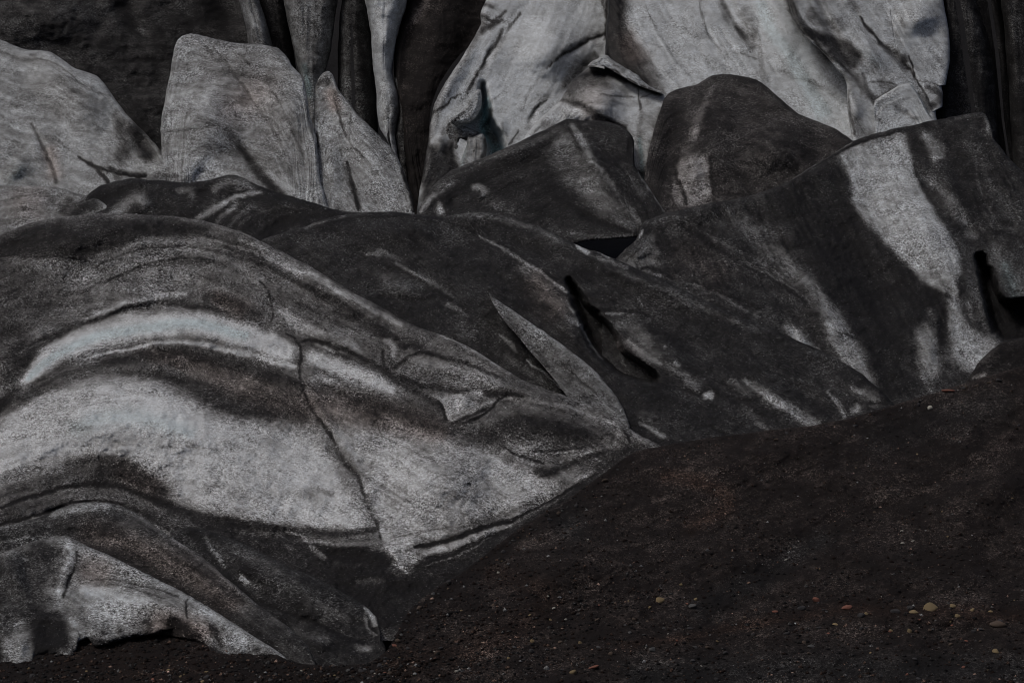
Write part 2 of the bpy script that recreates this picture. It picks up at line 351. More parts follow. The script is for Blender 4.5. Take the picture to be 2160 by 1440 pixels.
make('face', 'ice_wall', 'bright blue-white smooth ice face, streaked diagonally, with a teal hollow at its foot', 'ice wall',
     '872,520 880,440 885,400 895,350 905,285 906,265 915,225 925,200 945,165 975,120 1000,80 1015,50 1012,30 1025,0 1040,-40 1060,-110 1180,-110 1290,-110 1300,-110',
     '960,520 985,480 1015,450 1045,420 1075,400 1100,380 1125,350 1150,320 1180,290 1210,250 1240,220 1262,190 1278,160 1286,120 1290,80 1292,30 1294,-20 1297,-70 1300,-100',
     (1080, 180, 119.5, .7, 2.0), .52, [
     # outer grey rib with dark rims
     b(.36, .95, .8, '1030,20,14 1005,75,14 965,135,20 930,190,18 915,240,22 905,300,14'), b(.43, .8, 1, '1000,90,8 965,150,12 935,195,10 920,230,8'), b(.10, .9, 1, '905,230,6 902,270,8 898,330,10 890,390,14'),
     b(.12, .8, 1, '1065,40,5 1040,52,8 1020,60,8 1010,72,6'), b(.14, .9, 1, '1070,22,3 1050,35,4 1030,60,5'), b(.15, .9, .9, '1008,38,5 1020,30,5 1035,42,4 1055,45,3'), b(.42, .8, 1, '1015,5,10 1035,8,10 1055,18,6'), b(.18, .8, 1, '1012,10,5 1030,8,4 1045,18,3'),
     b(.13, .85, .9, '1060,60,4 1050,85,5 1030,110,5 1015,140,4 1000,170,4 985,200,3'), b(.30, .7, 1, '1075,50,4 1060,90,5 1035,130,4'), b(.12, .9, .8, '1099,26,1.5 1092,40,1.6 1080,50,1.6 1070,70,1.6'),
     b(.50, .8, 1, '1080,60,10 1050,110,10 1030,150,12'),
     # white glassy patch
     b(.58, .9, 1, '1040,160,16 1050,190,24 1030,230,18 1040,260,18'), b(.54, .6, 1, '1150,50,24 1120,110,24 1085,170,20 1065,230,16'), b(.53, .6, 1, '1240,20,26 1200,70,26'),
     b(.38, .5, 1, '1070,195,3 1050,205,3 1035,215,3'), b(.36, .7, 1, '1065,255,2.5 1058,265,3 1070,290,3 1066,310,3'), b(.36, .6, 1, '1120,180,3 1112,210,3 1100,240,3'),
     # dark rims to the right
     s(.16, .8, '1277,68,14 1245,85,18 1215,102,18 1190,118,14 1170,130,10 1155,148,6', 8), b(.10, .9, .9, '1278,66,2 1245,84,2.2 1215,101,2.2 1190,116,2 1172,127,1.5 1158,142,1'),
     b(.22, .85, 1, '1265,110,14 1235,135,18 1205,165,16 1185,190,10'), b(.36, .9, 1, '1272,85,6 1262,100,8'), b(.10, .9, .9, '1285,-60,5 1280,20,4 1276,60,3 1275,85,3'), b(.2, .8, 1, '1268,-20,6 1276,20,4'),
     b(.12, .9, .9, '1155,210,1.5 1135,222,3 1125,240,6 1112,262,3'), b(.3, .6, 1, '1160,200,10 1135,215,8'), b(.46, .9, 1, '1150,230,10 1120,260,12 1090,290,12 1070,310,8'), b(.14, .8, .9, '1095,272,1.2 1085,288,1.2 1072,308,1.5'),
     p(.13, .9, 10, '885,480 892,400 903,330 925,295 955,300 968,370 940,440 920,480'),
     # feet on the left: shattered dirty blocks
     b(.16, .9, 1, '900,430,20 910,380,16 918,330,12 905,300,8'), b(.13, .9, 1, '965,380,16 955,340,14 950,310,12 960,290,10'), b(.32, .7, 1, '925,330,7 935,290,9 940,262,8'), b(.2, .7, 1, '940,400,20 920,430,20'),
     b(.10, .9, 1, '905,245,5 915,235,3 940,222,3 950,212,2.5 975,200,2'), b(.10, .8, 1, '902,310,2 900,280,2.5 904,262,3'),
     b(.28, .9, 1, '1035,225,5 1032,250,6 1018,268,8 1040,290,10 1048,325,10 1030,345,14')],
     [b(1.6, 1, 1, '1010,70,16 965,140,22 930,200,22 912,260,20'), b(-.9, 1, 1, '1060,60,9 1035,110,9 1010,160,8'), b(2.2, 1, 1, '1230,20,70 1170,90,70 1110,170,60'),
      b(-1.4, 1, 1, '1280,66,8 1215,102,9 1165,135,8'), ('p', -2.2, 1, 9, '1018,178 1024,200 1030,225 1028,245 1040,262 1056,290 1064,330 1070,360 1020,360 1026,300 1015,285 985,270 975,258 1000,250 1014,232 1014,200'), b(-1.0, 1, 1, '1155,210,5 1125,240,8 1105,275,6'),
      b(1.0, 1, 1, '1050,240,14 1065,290,14'), b(1.2, 1, 1, '925,330,10 935,270,14')],
     blue=.22, mat=M_CLEAN, ang=118, tint=[('B', b(1.0, 1, .7, '1026,195,7 1030,220,10 1022,250,18 1020,275,22 1045,300,24 1055,340,20')), ('B', b(.5, .9, 1, '1050,180,24 1060,250,30 1060,310,30')), ('B', b(0, .9, .8, '1020,40,26 970,130,30 930,200,30 905,300,34 900,400,50'))])
fo = LAY['face']['obj']
def dome(key, name, outline, depth, tone, paint=(), relief=(), rim=12, rimd=1.2, parent=None, label=None, cat=None, **k):
    q = P(outline); c = q.mean(0); inn = c + (q - c) * .06
    return make(key, name, label, cat, ' '.join('%f,%f' % tuple(v) for v in np.vstack([q, q[:1]])), ' '.join('%f,%f' % tuple(v) for v in np.vstack([inn, inn[:1]])), depth, tone, paint, relief, parent=parent, rim=rim, rimd=rimd, step=2, sm=4, bsm=1, **k)
dome('led1', 'ledge', '1014,190 1016,205 1014,228 1006,245 992,258 975,262 958,262 948,256 955,248 968,240 976,232 986,226 990,212 1000,206 1003,192 1008,187', (985, 230, 116.6, .4, 1.6), .38,
     [b(.2, .8, 1, '950,256,4 975,240,4 988,226,3'), b(.44, .8, 1, '1007,197,7 1005,225,8 990,245,6')], parent=fo, mat=M_ICE, lump=.1, back=2, vert=True)
dome('led2', 'ledge', '952,252 966,262 985,268 1000,274 1011,279 1014,287 1002,290 990,292 985,300 975,312 968,330 962,350 955,372 930,380 918,350 922,310 932,275 942,255', (965, 300, 116.3, .4, 1.6), .22,
     [b(.2, .7, 1, '930,350,8 938,300,7'), b(.44, .9, 1, '953,260,6 985,274,6 1005,282,4'), b(.08, .9, 1, '958,296,5 985,294,5 1000,292,3'), b(.14, .9, 1, '960,310,10 950,350,14 940,370,10')], [b(-.4, 1, 1, '962,300,8 985,296,6')], parent=fo, mat=M_ICE, lump=.15, back=2, vert=True)
dome('led3', 'ledge', '966,352 972,330 982,305 986,286 996,287 1006,283 1018,281 1025,292 1027,310 1026,328 1018,345 1000,362 975,370', (998, 320, 115.6, .4, 1.6), .37,
     [b(.16, .9, 1, '1022,290,5 1027,312,5 1018,340,7'), b(.22, .7, 1, '1000,312,3 1018,310,3'), b(.42, .8, 1, '992,295,8 1005,300,6')], parent=fo, mat=M_CLEAN, blue=.2, lump=.1, back=2, vert=True,
     tint=[('B', b(.8, 1, 1, '968,370,12 978,330,12 988,295,8'))])

make('slab', 'ice_wall', 'wide pale ice slab at top right, dark-stained where it folds against the crevice', 'ice wall',
     '1275,260 1274,170 1276,120 1278,70 1282,20 1284,-110 1420,-110 1560,-110 1700,-110 1800,-110 1880,-110', '1275,460 1300,460 1330,460 1360,460 1390,460 1420,460 1500,460 1600,460 1700,460 1820,460 1900,460',
     (1450, 120, 118.5, .3, 2.2), .52, [
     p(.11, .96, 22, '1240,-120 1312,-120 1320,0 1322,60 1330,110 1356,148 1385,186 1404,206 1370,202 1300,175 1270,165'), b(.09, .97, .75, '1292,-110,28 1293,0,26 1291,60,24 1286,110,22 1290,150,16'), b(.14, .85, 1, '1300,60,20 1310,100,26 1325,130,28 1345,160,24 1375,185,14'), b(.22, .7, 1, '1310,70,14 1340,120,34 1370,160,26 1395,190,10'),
     b(.09, .8, 1, '1290,120,8 1320,145,6 1350,160,6 1370,178,6'), b(.54, .6, 1, '1330,20,14 1335,70,14'), b(.52, .5, 1, '1385,105,20 1440,160,30 1480,160,20'), b(.50, .5, 1, '1500,40,60 1560,150,40'),
     b(.30, .7, .9, '1465,-40,2 1480,30,2.2 1492,70,3 1508,90,2.6 1525,110,2'), b(.34, .6, .9, '1365,20,1.6 1372,40,1.6 1385,65,1.4'), b(.38, .6, .9, '1400,50,1.4 1440,60,1.6 1480,90,1.5'), b(.38, .6, .9, '1525,115,1.4 1545,150,1.6'), b(.38, .5, .9, '1320,75,1.5 1350,85,1.6 1400,100,1.4'),
     # brown smear along the right flank
     b(.30, .85, 1, '1515,-20,8 1530,30,10 1555,60,10 1575,85,12 1600,105,8'), b(.20, .8, 1, '1548,55,5 1575,80,8 1590,80,10 1596,60,8'), b(.36, .8, 1, '1560,20,14 1585,50,14 1590,90,14 1575,120,12'), b(.26, .8, 1, '1560,110,2 1585,120,3 1602,128,2'),
     b(.42, .9, .8, '1600,70,5 1603,120,7 1612,160,8 1622,190,8'),
     # bluish lane
     b(.52, .9, .8, '1590,-30,30 1620,40,32 1665,100,34 1700,160,36 1730,220,44 1760,270,50'), b(.58, .6, 1, '1640,20,16 1680,100,18 1710,170,20'), b(.40, .6, 1, '1615,135,10 1660,155,6 1700,170,6'), b(.38, .7, 1, '1700,170,6 1750,190,8 1780,220,8'),
     # dark scab
     b(.16, .9, .9, '1662,-60,10 1668,10,12 1680,40,12 1700,65,12 1720,85,14'), b(.10, .9, .9, '1690,60,10 1730,80,16 1770,95,22 1800,110,22 1815,130,14'), b(.15, .85, 1, '1740,100,22 1790,130,22 1812,150,14'), b(.22, .8, 1, '1700,20,20 1740,50,20 1780,70,14'), b(.28, .7, 1, '1770,150,12 1800,170,14 1830,185,12'),
     b(.10, .7, 1, '1700,70,4 1740,110,4 1790,150,4 1800,165,3')],
     [b(-1.6, 1, 1, '1278,-110,16 1278,80,18 1290,150,20 1350,170,20 1390,200,16'), b(-.35, 1, 1, '1500,-60,22 1530,20,20 1560,60,16 1600,110,12 1612,170,10'),
      b(1.2, 1, 1, '1600,-60,30 1650,60,34 1700,160,36'), b(-1.2, 1, 1, '1668,0,18 1720,90,20 1790,150,18'), b(-.3, 1, 1, '1480,30,5 1508,90,6 1540,140,5')], ang=58, mat=M_CLEAN, lump=.2, rim=20,
     tint=[('B', b(.75, 1, .9, '1590,-30,36 1620,60,36 1665,110,38 1700,180,40 1730,230,46 1760,270,50')), ('R', b(.35, .8, 1, '1300,60,30 1350,150,40')), ('R', b(.3, .8, 1, '1570,60,30'))])
slab = LAY['slab']['obj']
make('crust', 'crust_ridge', '', '', '1240,140 1246,130 1262,126 1268,115 1282,118 1296,132 1312,140 1330,150 1345,160 1355,172 1372,184 1398,198', '1240,140 1252,137 1266,138 1275,140 1288,146 1302,155 1316,164 1330,172 1342,178 1355,184 1372,190 1398,199',
     (1310, 150, 115.8, .3, 1.6), .44, [b(.12, .9, .8, '1262,138,1.5 1285,144,2 1300,148,2 1312,158,2 1330,168,2 1345,176,3'), b(.3, .6, 1, '1290,134,4 1320,150,4'), b(.14, .8, 1, '1350,178,4 1375,190,4 1398,199,3')],
     [b(-.3, 1, 1, '1262,138,3 1300,148,4 1345,174,4')], parent=slab, rim=6, rimd=.7, step=2, jag=3.0, lump=.25, mat=M_ICE, back=2)

make('flow', 'ice_wall', 'tapering ice tongue with a pale wedge-shaped facet at its lower end, upper right', 'ice wall',
     '1800,480 1803,400 1802,330 1797,290 1790,250 1786,215 1788,185 1782,165 1765,145 1745,120 1725,100 1700,82 1686,62 1672,40 1664,10 1660,-40 1662,-110 1850,-110 1960,-110 1985,-60 1988,-10 1995,30 2002,70 2004,110 2003,140 1998,165 1994,184 1984,172 1990,200 1988,230 1972,215 1975,250 1990,290', '1920,480 1918,420 1916,360 1914,310 1912,280 1910,260 1908,230 1906,200 1904,180 1902,160 1898,140 1892,115 1886,85 1882,60 1878,30 1874,-20 1870,-80 1870,-85 1870,-80 1870,-40 1876,0 1880,40 1886,80 1892,115 1898,140 1902,160 1904,180 1906,200 1908,230 1910,260 1912,280 1914,320 1920,400',
     (1880, 120, 117.6, 1.0, 2.2), .48, [
     b(.16, .9, .9, '1662,-60,10 1668,10,12 1680,40,12 1700,65,12 1720,85,14'), b(.10, .9, .9, '1690,60,10 1730,80,16 1770,95,22 1800,110,22 1815,130,14'), b(.15, .85, 1, '1740,100,22 1790,130,22 1812,150,14'), b(.22, .8, 1, '1700,20,20 1740,50,20 1780,70,14'), b(.28, .7, 1, '1770,150,12 1800,170,14 1830,185,12'),
     b(.10, .7, 1, '1700,70,4 1740,110,4 1790,150,4 1800,165,3'),
     b(.34, .8, 1, '1700,-40,20 1740,20,16 1780,60,12 1830,100,8'), b(.28, .7, 1, '1770,-60,14 1790,-10,12 1810,30,12'), b(.48, .7, 1, '1850,-30,30 1870,40,36 1900,80,30 1940,60,30'), b(.44, .7, 1, '1950,120,30 1980,150,14'),
     b(.10, .9, .9, '1812,30,3 1822,50,5 1840,70,4 1862,92,3'), b(.13, .85, 1, '1850,85,5 1875,105,9 1905,118,10 1915,135,8'), b(.20, .8, 1, '1865,95,10 1900,130,12 1918,150,9'), b(.12, .85, .9, '1900,125,3 1922,150,4 1935,175,3 1950,200,3 1966,235,3'),
     b(.49, .9, .8, '1775,60,16 1820,90,20 1860,130,20 1890,165,16 1910,185,8'), b(.52, .6, 1, '1850,110,10 1880,150,10'),
     b(.10, .85, .9, '1918,115,2 1922,135,2 1928,160,2'), b(.16, .7, 1, '1935,170,2 1960,172,2 1980,180,2'), b(.20, .9, .9, '1945,182,10 1970,190,12 1985,205,10 1975,225,12'), b(.14, .8, 1, '1960,215,8 1975,230,8'), b(.26, .8, 1, '1935,190,8 1950,215,8 1962,240,6'), b(.36, .5, 1, '1900,30,4 1908,70,4'),
     # flank folds below
     b(.24, .85, 1, '1800,150,12 1815,180,12 1835,200,10 1850,210,8'), b(.34, .9, 1, '1790,180,12 1800,230,18 1815,280,24 1850,290,14'), b(.42, .8, 1, '1795,190,5 1800,220,7 1810,240,6'), b(.20, .7, 1, '1790,190,3 1792,220,3 1800,260,3 1806,290,3'),
     b(.30, .8, 1, '1850,178,14 1880,180,14 1870,195,14'), b(.24, .9, .9, '1832,172,2 1860,174,2 1898,178,2 1870,195,2 1840,210,3'), b(.18, .7, 1, '1818,150,5 1830,190,8 1845,215,5 1855,260,4'), b(.34, .7, 1, '1855,130,12 1830,160,10')],
     [b(1.4, 1, 1, '1780,60,20 1830,100,24 1880,155,22'), b(-1.3, 1, 1, '1815,40,7 1865,95,9 1925,155,9 1966,235,9'), b(1.2, 1, 1, '1930,-20,50 1950,80,46'), b(-.8, 1, 1, '1700,-60,10 1790,150,14 1840,215,14'), b(.7, 1, 1, '1800,200,12 1815,260,16')], ang=60, mat=M_CLEAN, lump=.2, rim=14,
     tint=[('B', b(.7, .9, .9, '1800,90,24 1870,150,26'))])
flow = LAY['flow']['obj']
make('facet', 'facet', '', '', '1845,262 1842,225 1846,212 1870,196 1900,178 1920,175 1935,195 1948,220 1960,240 1978,262', '1845,330 1870,330 1880,330 1890,330 1900,330 1915,330 1930,330 1945,330 1960,330 1978,330', (1900, 230, 114.8, .6, 1.8), .50, [
     b(.36, .9, 1, '1885,225,8 1905,232,8 1925,245,6 1940,255,6'), b(.40, .5, 1, '1955,235,2 1965,258,2'), b(.30, .7, 1, '1845,245,5 1862,262,5'), b(.44, .6, 1, '1850,220,3 1875,200,3 1905,182,2')], [b(-.25, 1, 1, '1885,225,10 1930,250,9')],
     parent=flow, rim=6, rimd=.5, step=2, mat=M_CLEAN, blue=.5, lump=.1, back=3)

# dark ribs, far right
spine('rib1', 'ice_pillar', 'dark ice rib running down right beside the bright tongue, nearest to it',
      '1960,330 1975,200 1990,60 1985,-20 1975,-110 2030,-110 2045,-40 2062,10 2080,60 2098,130 2102,210 2110,330', '2050,400 2045,230 2030,120 2018,30 2005,-40 2002,-100 2006,-100 2022,-20 2036,40 2048,120 2060,230 2062,400', (2040, 100, 121, .6, 1.2), .14,
      [b(.20, .8, 1, '2000,-40,16 2030,20,16 2060,60,14 2090,100,8'), b(.20, .7, 1, '2010,130,8 2035,180,10 2065,235,10'), b(.08, .8, 1, '1998,20,6 2010,100,10 2015,140,8'), b(.09, .8, 1, '2040,110,12 2070,190,14 2085,250,12')], mat=M_BACK)
spine('rib2', 'ice_pillar', 'near-black ice rib at the right edge behind the square shoulder',
      '2080,420 2060,200 2050,40 2035,-40 2030,-110 2090,-110 2110,-20 2125,60 2135,140 2145,260 2170,420', '2140,460 2110,250 2095,100 2080,0 2066,-60 2062,-100 2066,-100 2084,-40 2098,40 2110,120 2120,250 2150,460', (2100, 120, 123, .6, 1.2), .085,
      [b(.15, .8, 1, '2095,60,9 2120,130,9 2138,210,9 2150,280,9'), b(.07, .8, 1, '2070,0,16 2090,100,16 2110,200,14')], mat=M_BACK)
spine('rib3', 'ice_pillar', 'outermost dark grey ice rib at the top right corner',
      '2140,460 2128,200 2118,60 2108,-20 2100,-110 2200,-110 2260,0 2300,200 2340,460', '2220,460 2200,250 2180,100 2165,0 2150,-60 2152,-60 2170,0 2190,100 2215,250 2230,460', (2160, 120, 121.5, .6, 1.2), .12,
      [b(.19, .8, 1, '2130,-60,12 2140,20,14 2150,100,12'), b(.075, .7, 1, '2150,200,20 2165,300,20')], mat=M_BACK)

# ------------------------------------------------------------------ arch, black lump, mound
make('arch', 'ice_arch', 'pale warm-grey ice arch with a dark upper rim, below the crumbly crust', 'ice arch',
     '1050,372 1065,345 1080,325 1100,300 1120,270 1150,240 1180,215 1195,190 1205,170 1225,155 1240,142 1255,140 1275,146 1300,152 1330,165 1350,178 1365,185 1390,198 1410,205 1425,215 1445,240 1460,300', 460,
     (1250, 300, 113.6, .2, 1.9), .47, [
     b(.12, .95, 1, '1190,200,12 1205,175,16 1235,152,16 1270,155,12 1320,168,7 1360,186,5 1400,202,4'), b(.22, .8, 1, '1190,215,24 1215,185,26 1250,170,22 1300,175,14'), b(.28, .7, 1, '1185,225,16 1225,225,20 1250,235,14'),
     b(.58, .8, 1, '1335,195,14 1345,210,12 1365,220,12'), b(.54, .8, 1, '1290,215,34 1320,240,30 1370,220,20'), b(.22, .9, .8, '1347,185,1.6 1350,205,1.6 1351,236,2'), b(.28, .8, .8, '1262,197,1.2 1300,203,1.3 1344,205,1.2'), b(.24, .8, .8, '1352,206,1.2 1370,200,1.2 1386,195,1.2'),
     b(.16, .95, 1, '1175,208,3 1200,214,5 1235,226,9 1260,246,12 1285,262,12 1310,278,10 1330,290,8'), b(.09, .9, 1, '1245,243,5 1270,250,8 1300,262,8 1325,276,10'), b(.14, .9, 1, '1200,262,8 1250,262,16 1300,280,20 1325,300,16'), b(.30, .8, 1, '1268,262,3 1285,270,3 1300,276,2'),
     b(.54, .8, 1, '1185,228,10 1210,230,10 1230,240,7'), b(.40, .7, 1, '1140,275,14 1170,250,14'), b(.14, .8, .9, '1176,215,4 1180,205,3 1186,200,2'), b(.30, .6, 1, '1100,310,3 1125,285,3 1150,255,3'),
     b(.17, .95, 1, '1425,205,12 1402,235,14 1392,270,16 1382,310,16 1375,360,18 1372,400,20'), b(.10, .9, 1, '1440,230,16 1410,300,20 1390,360,16 1385,410,20'), b(.36, .8, .9, '1350,262,9 1352,300,9 1353,330,9 1354,350,8'), b(.20, .9, 1, '1353,355,10 1353,380,10 1355,430,12'), b(.36, .6, 1, '1355,230,8 1350,270,8')],
     [b(1.6, 1, 1, '1200,260,50 1260,210,60 1330,210,50'), b(-1.0, 1, 1, '1175,208,6 1235,226,9 1290,264,12 1330,290,12'), b(-1.2, 1, 1, '1352,290,10 1354,400,14'), b(.7, 1, 1, '1180,235,14 1230,250,16')], mat=M_CLEAN, lump=.15, rim=12,
     tint=[('B', b(.9, 1, 1, '1350,280,12 1353,330,14 1356,420,16')), ('R', b(.12, 1, 1, '1200,200,60 1300,220,60'))])
make('lump', 'ice_mound', 'big black-brown ice mound with a paler vertical stripe on its left side', 'ice mound',
     '1345,520 1352,450 1358,400 1362,350 1370,310 1378,280 1390,240 1400,210 1412,195 1430,187 1450,183 1468,180 1482,170 1500,160 1520,156 1545,157 1575,163 1600,170 1625,190 1650,212 1680,238 1720,255 1760,270 1800,298 1850,330 1880,400', 560,
     (1500, 440, 107, 0, 3.0), .155, [
     b(.095, .9, 1, '1420,200,34 1425,260,36 1405,330,34 1395,400,34'), b(.20, .6, 1, '1384,250,8 1378,300,9 1374,340,8'), b(.10, .7, 1, '1500,165,14 1540,160,10 1600,175,8'),
     b(.25, .9, .9, '1512,168,5 1494,200,8 1478,235,11 1464,280,13 1450,315,14 1440,345,14'), b(.33, .6, 1, '1470,270,8 1460,300,9'), b(.13, .8, .9, '1440,308,2 1455,300,3 1466,302,2'),
     p(.34, .95, 7, '1432,340 1470,318 1490,335 1499,360 1501,420 1440,440 1424,420 1424,380'), b(.10, .95, .8, '1425,355,5 1430,380,5 1442,405,5 1448,432,5'), b(.30, .9, .9, '1420,400,5 1428,435,7'), b(.42, .5, 1, '1480,360,8 1485,400,8'),
     b(.09, .8, .9, '1497,330,5 1503,380,6 1506,430,6'), b(.09, .7, 1, '1494,220,8 1490,270,9 1492,310,6'), b(.2, .6, 1, '1518,246,2 1535,246,3 1550,258,8'), b(.17, .5, 1, '1560,330,30 1620,360,30 1560,400,30'), b(.10, .6, 1, '1640,260,24 1720,290,24 1680,330,24'), b(.08, .7, .9, '1505,300,2 1530,298,2 1600,306,2'), b(.07, .9, 1, '1375,430,20 1400,380,12')],
     [b(3.2, 1, 1, '1520,160,40 1500,250,60 1500,420,70'), b(-1.2, 1, 1, '1440,220,20 1415,300,20 1400,400,20'), b(1.0, 1, .9, '1462,290,10 1455,360,22 1470,430,24'), b(1.4, 1, 1, '1620,240,60 1640,380,70')], lump=.3, rim=16, step=3, rustb=.1)
make('mound', 'ice_mound', 'dark roof-shaped ice mound with a pale curved stripe down its ridge, centre of the picture', 'ice mound',
     '862,500 872,468 885,445 895,420 915,390 950,360 1000,340 1060,315 1100,297 1140,278 1180,258 1196,250 1215,252 1232,256 1262,254 1290,258 1315,268 1334,285 1339,300 1337,330 1339,350 1352,372 1365,390 1385,420 1402,446 1412,470 1420,500',
     '862,560 875,560 890,560 905,560 930,560 960,560 1000,560 1060,560 1100,556 1130,545 1155,535 1175,528 1190,522 1205,516 1220,512 1240,508 1260,506 1280,505 1295,504 1305,503 1312,502 1320,502 1330,501 1340,500 1355,500 1370,502 1390,505',
     (1150, 540, 103, 0, 3.2), .125, [
     b(0.209, .8, 1, '905,410,12 950,372,16 1010,348,16 1080,318,16 1140,290,16 1190,264,10'), b(0.22, .6, 1, '1000,346,6 1100,305,6'), b(.085, .95, 1, '960,410,26 1000,378,22 1060,352,24 1110,335,22 1150,305,7 1185,282,5'), b(.08, .9, 1, '1040,400,34 1110,380,36 1170,390,26 1210,420,18'),
     b(.08, .8, 1, '1000,342,2 1070,334,3 1100,325,3'),
     p(.24, .95, 16, '1150,318 1190,275 1215,300 1240,335 1275,385 1320,440 1352,476 1330,490 1290,470 1230,425 1205,400 1180,365'), b(0.33, .6, 1, '1190,290,12 1165,310,14'), b(0.308, .7, 1, '1215,380,16 1250,400,20 1280,440,16'),
     b(0.363, .9, .9, '1199,260,5 1212,272,8 1226,296,10 1240,322,12 1258,345,10 1275,368,9'), b(0.297, .9, 1, '1275,368,9 1300,400,8 1330,438,8 1352,470,6'), b(.10, .9, .9, '1196,256,3 1204,285,4 1214,302,5 1226,320,3'), b(.14, .7, .9, '1246,330,2 1270,350,2.5 1292,375,2.5 1310,410,2.5 1335,450,2'),
     b(.13, .9, 1, '1245,275,12 1275,300,20 1300,330,22 1320,360,18 1345,400,12'), b(0.264, .8, 1, '1225,262,4 1240,260,3 1262,257,3'), b(0.22, .7, 1, '1300,345,7 1335,380,10 1365,420,12'), b(0.363, .8, .9, '1345,362,3 1362,388,4 1385,422,5 1402,447,5'), b(0.22, .8, 1, '1305,340,3 1330,350,3'),
     b(.045, .95, .9, '1332,285,9 1331,310,9 1326,335,7'), b(.10, .8, 1, '1240,258,4 1290,268,8 1320,280,8'), b(.09, .8, .8, '1232,270,2 1262,300,3 1290,335,3 1330,380,2.5'),  # shade under the overhang painted near-black
     b(0.363, .9, .9, '988,396,6 1005,394,10 1018,402,12 1020,420,10'), b(.12, .8, .9, '1012,400,1.4 1004,415,1.6 1016,408,1.4'), b(0.242, .7, 1, '1030,420,20 1060,440,20'), b(0.33, .95, .9, '885,452,6 897,428,9 912,412,8 925,405,5'), b(.13, .95, .9, '908,452,7 916,428,8 922,412,5'), b(0.396, .95, .9, '930,458,13 928,438,9 924,420,5'), b(.07, .9, 1, '950,440,14 945,415,10 965,400,8'), b(0.308, .7, .9, '925,408,4 945,392,5 960,385,4'),
     b(.17, .7, 1, '1060,440,30 1140,470,24 1200,490,16'), b(.055, .95, .9, '1150,400,4 1200,432,6 1250,460,8 1290,480,9 1345,494,4'), b(0.22, .9, .9, '1200,488,8 1240,500,10 1290,503,7 1340,494,3'), b(.08, .6, 1, '1080,430,16 1160,450,12')],
     [b(2.6, 1, 1, '1198,258,26 1230,310,34 1280,390,40 1340,470,40'), b(1.6, 1, 1, '1000,350,30 1100,310,30 1180,270,24'), b(-1.0, 1, 1, '1245,290,14 1300,350,20'), b(-1.2, 1, 1, '1180,420,8 1280,478,12 1345,494,8'), b(-2.0, 1, .8, '1333,290,7 1331,312,8 1327,335,6'),
      b(-.8, 1, 1, '908,450,7 918,420,7'), b(-.8, 1, 1, '955,440,12 955,405,12'), b(.7, 1, 1, '1010,400,16 1020,425,14'), b(.35, 1, 1, '1240,310,10 1270,360,10')], lump=.3, rim=16, under=10)

# ------------------------------------------------------------------ left slab, square serac, peak
make('jslab', 'ice_wall', 'smooth blue-grey ice slab at the left edge with a dark stain down its right flank', 'ice wall',
     '-300,0 -150,35 -60,60 0,83 30,96 55,105 85,107 108,110 130,125 160,146 180,151 205,160 222,178 238,204 262,235 285,260 310,285 330,305 345,330 360,380', 520, (150, 400, 110.5, .3, 2.4), .41, [
     b(.36, .6, 1, '0,150,50 60,200,50 150,270,50'), b(.45, .7, 1, '80,115,14 120,130,14 160,160,14 200,185,14'), b(.45, .6, 1, '40,170,30 100,160,20'), b(.34, .8, 1, '110,150,10 180,210,26 220,240,24 160,200,20'), b(.44, .6, 1, '200,290,40 240,330,24'), b(.42, .6, 1, '0,250,30 50,290,24'), b(.46, .6, 1, '150,360,20 180,385,16'),
     b(.27, .8, .9, '60,112,3 72,118,6 78,112,2'), b(.28, .8, .9, '80,122,1.6 105,130,1.6 130,143,1.8 150,160,1.8 170,180,2 190,192,2 215,200,2.4 235,203,1.5'),
     b(.28, .8, .9, '52,246,2 66,250,2 75,256,1.5'), b(.20, .85, .9, '64,258,2.4 78,285,3 90,310,4 100,335,5 112,360,5 120,392,7'), b(.30, .6, 1, '75,270,8 100,290,10 115,320,12'), b(.33, .6, 1, '0,290,6 30,320,8 60,350,8'),
     b(.24, .8, 1, '235,235,12 250,250,16 262,275,18'), b(.10, .95, .95, '268,255,18 285,275,26 300,300,28 310,330,26 300,350,20'), b(.16, .8, 1, '245,250,12 255,275,14 270,320,20 240,345,16'), b(.30, .9, 1, '326,290,5 336,305,6 342,330,8'), b(.10, .8, 1, '225,352,4 260,364,5 310,368,6'), b(.2, .6, 1, '250,300,30 270,340,20'),
     b(.07, .95, .9, '163,332,1 180,340,3 200,352,5 215,366,5 228,385,6 232,400,6'), b(.07, .9, .9, '200,352,3 240,363,4 280,370,3 310,372,3'), b(.22, .8, 1, '235,368,6 260,378,8')],
     [b(1.6, 1, 1, '60,120,50 160,190,50 230,290,50'), b(-1.2, 1, 1, '64,258,9 90,310,10 118,390,14'), b(-1.0, 1, .9, '163,333,2 200,353,6 230,395,10'), b(-.9, 1, 1, '290,270,20 310,340,26'), b(-.4, 1, 1, '80,122,4 150,160,5 200,195,5'), b(.6, 1, 1, '20,330,30 50,380,30')], blue=.45, mat=M_CLEAN, lump=.25, rim=16,
     tint=[('B', b(.9, .9, 1, '20,340,40 50,390,50')), ('B', b(0, .9, 1, '280,270,40 310,350,40')), ('R', b(.25, .9, 1, '100,300,24 120,390,24'))])
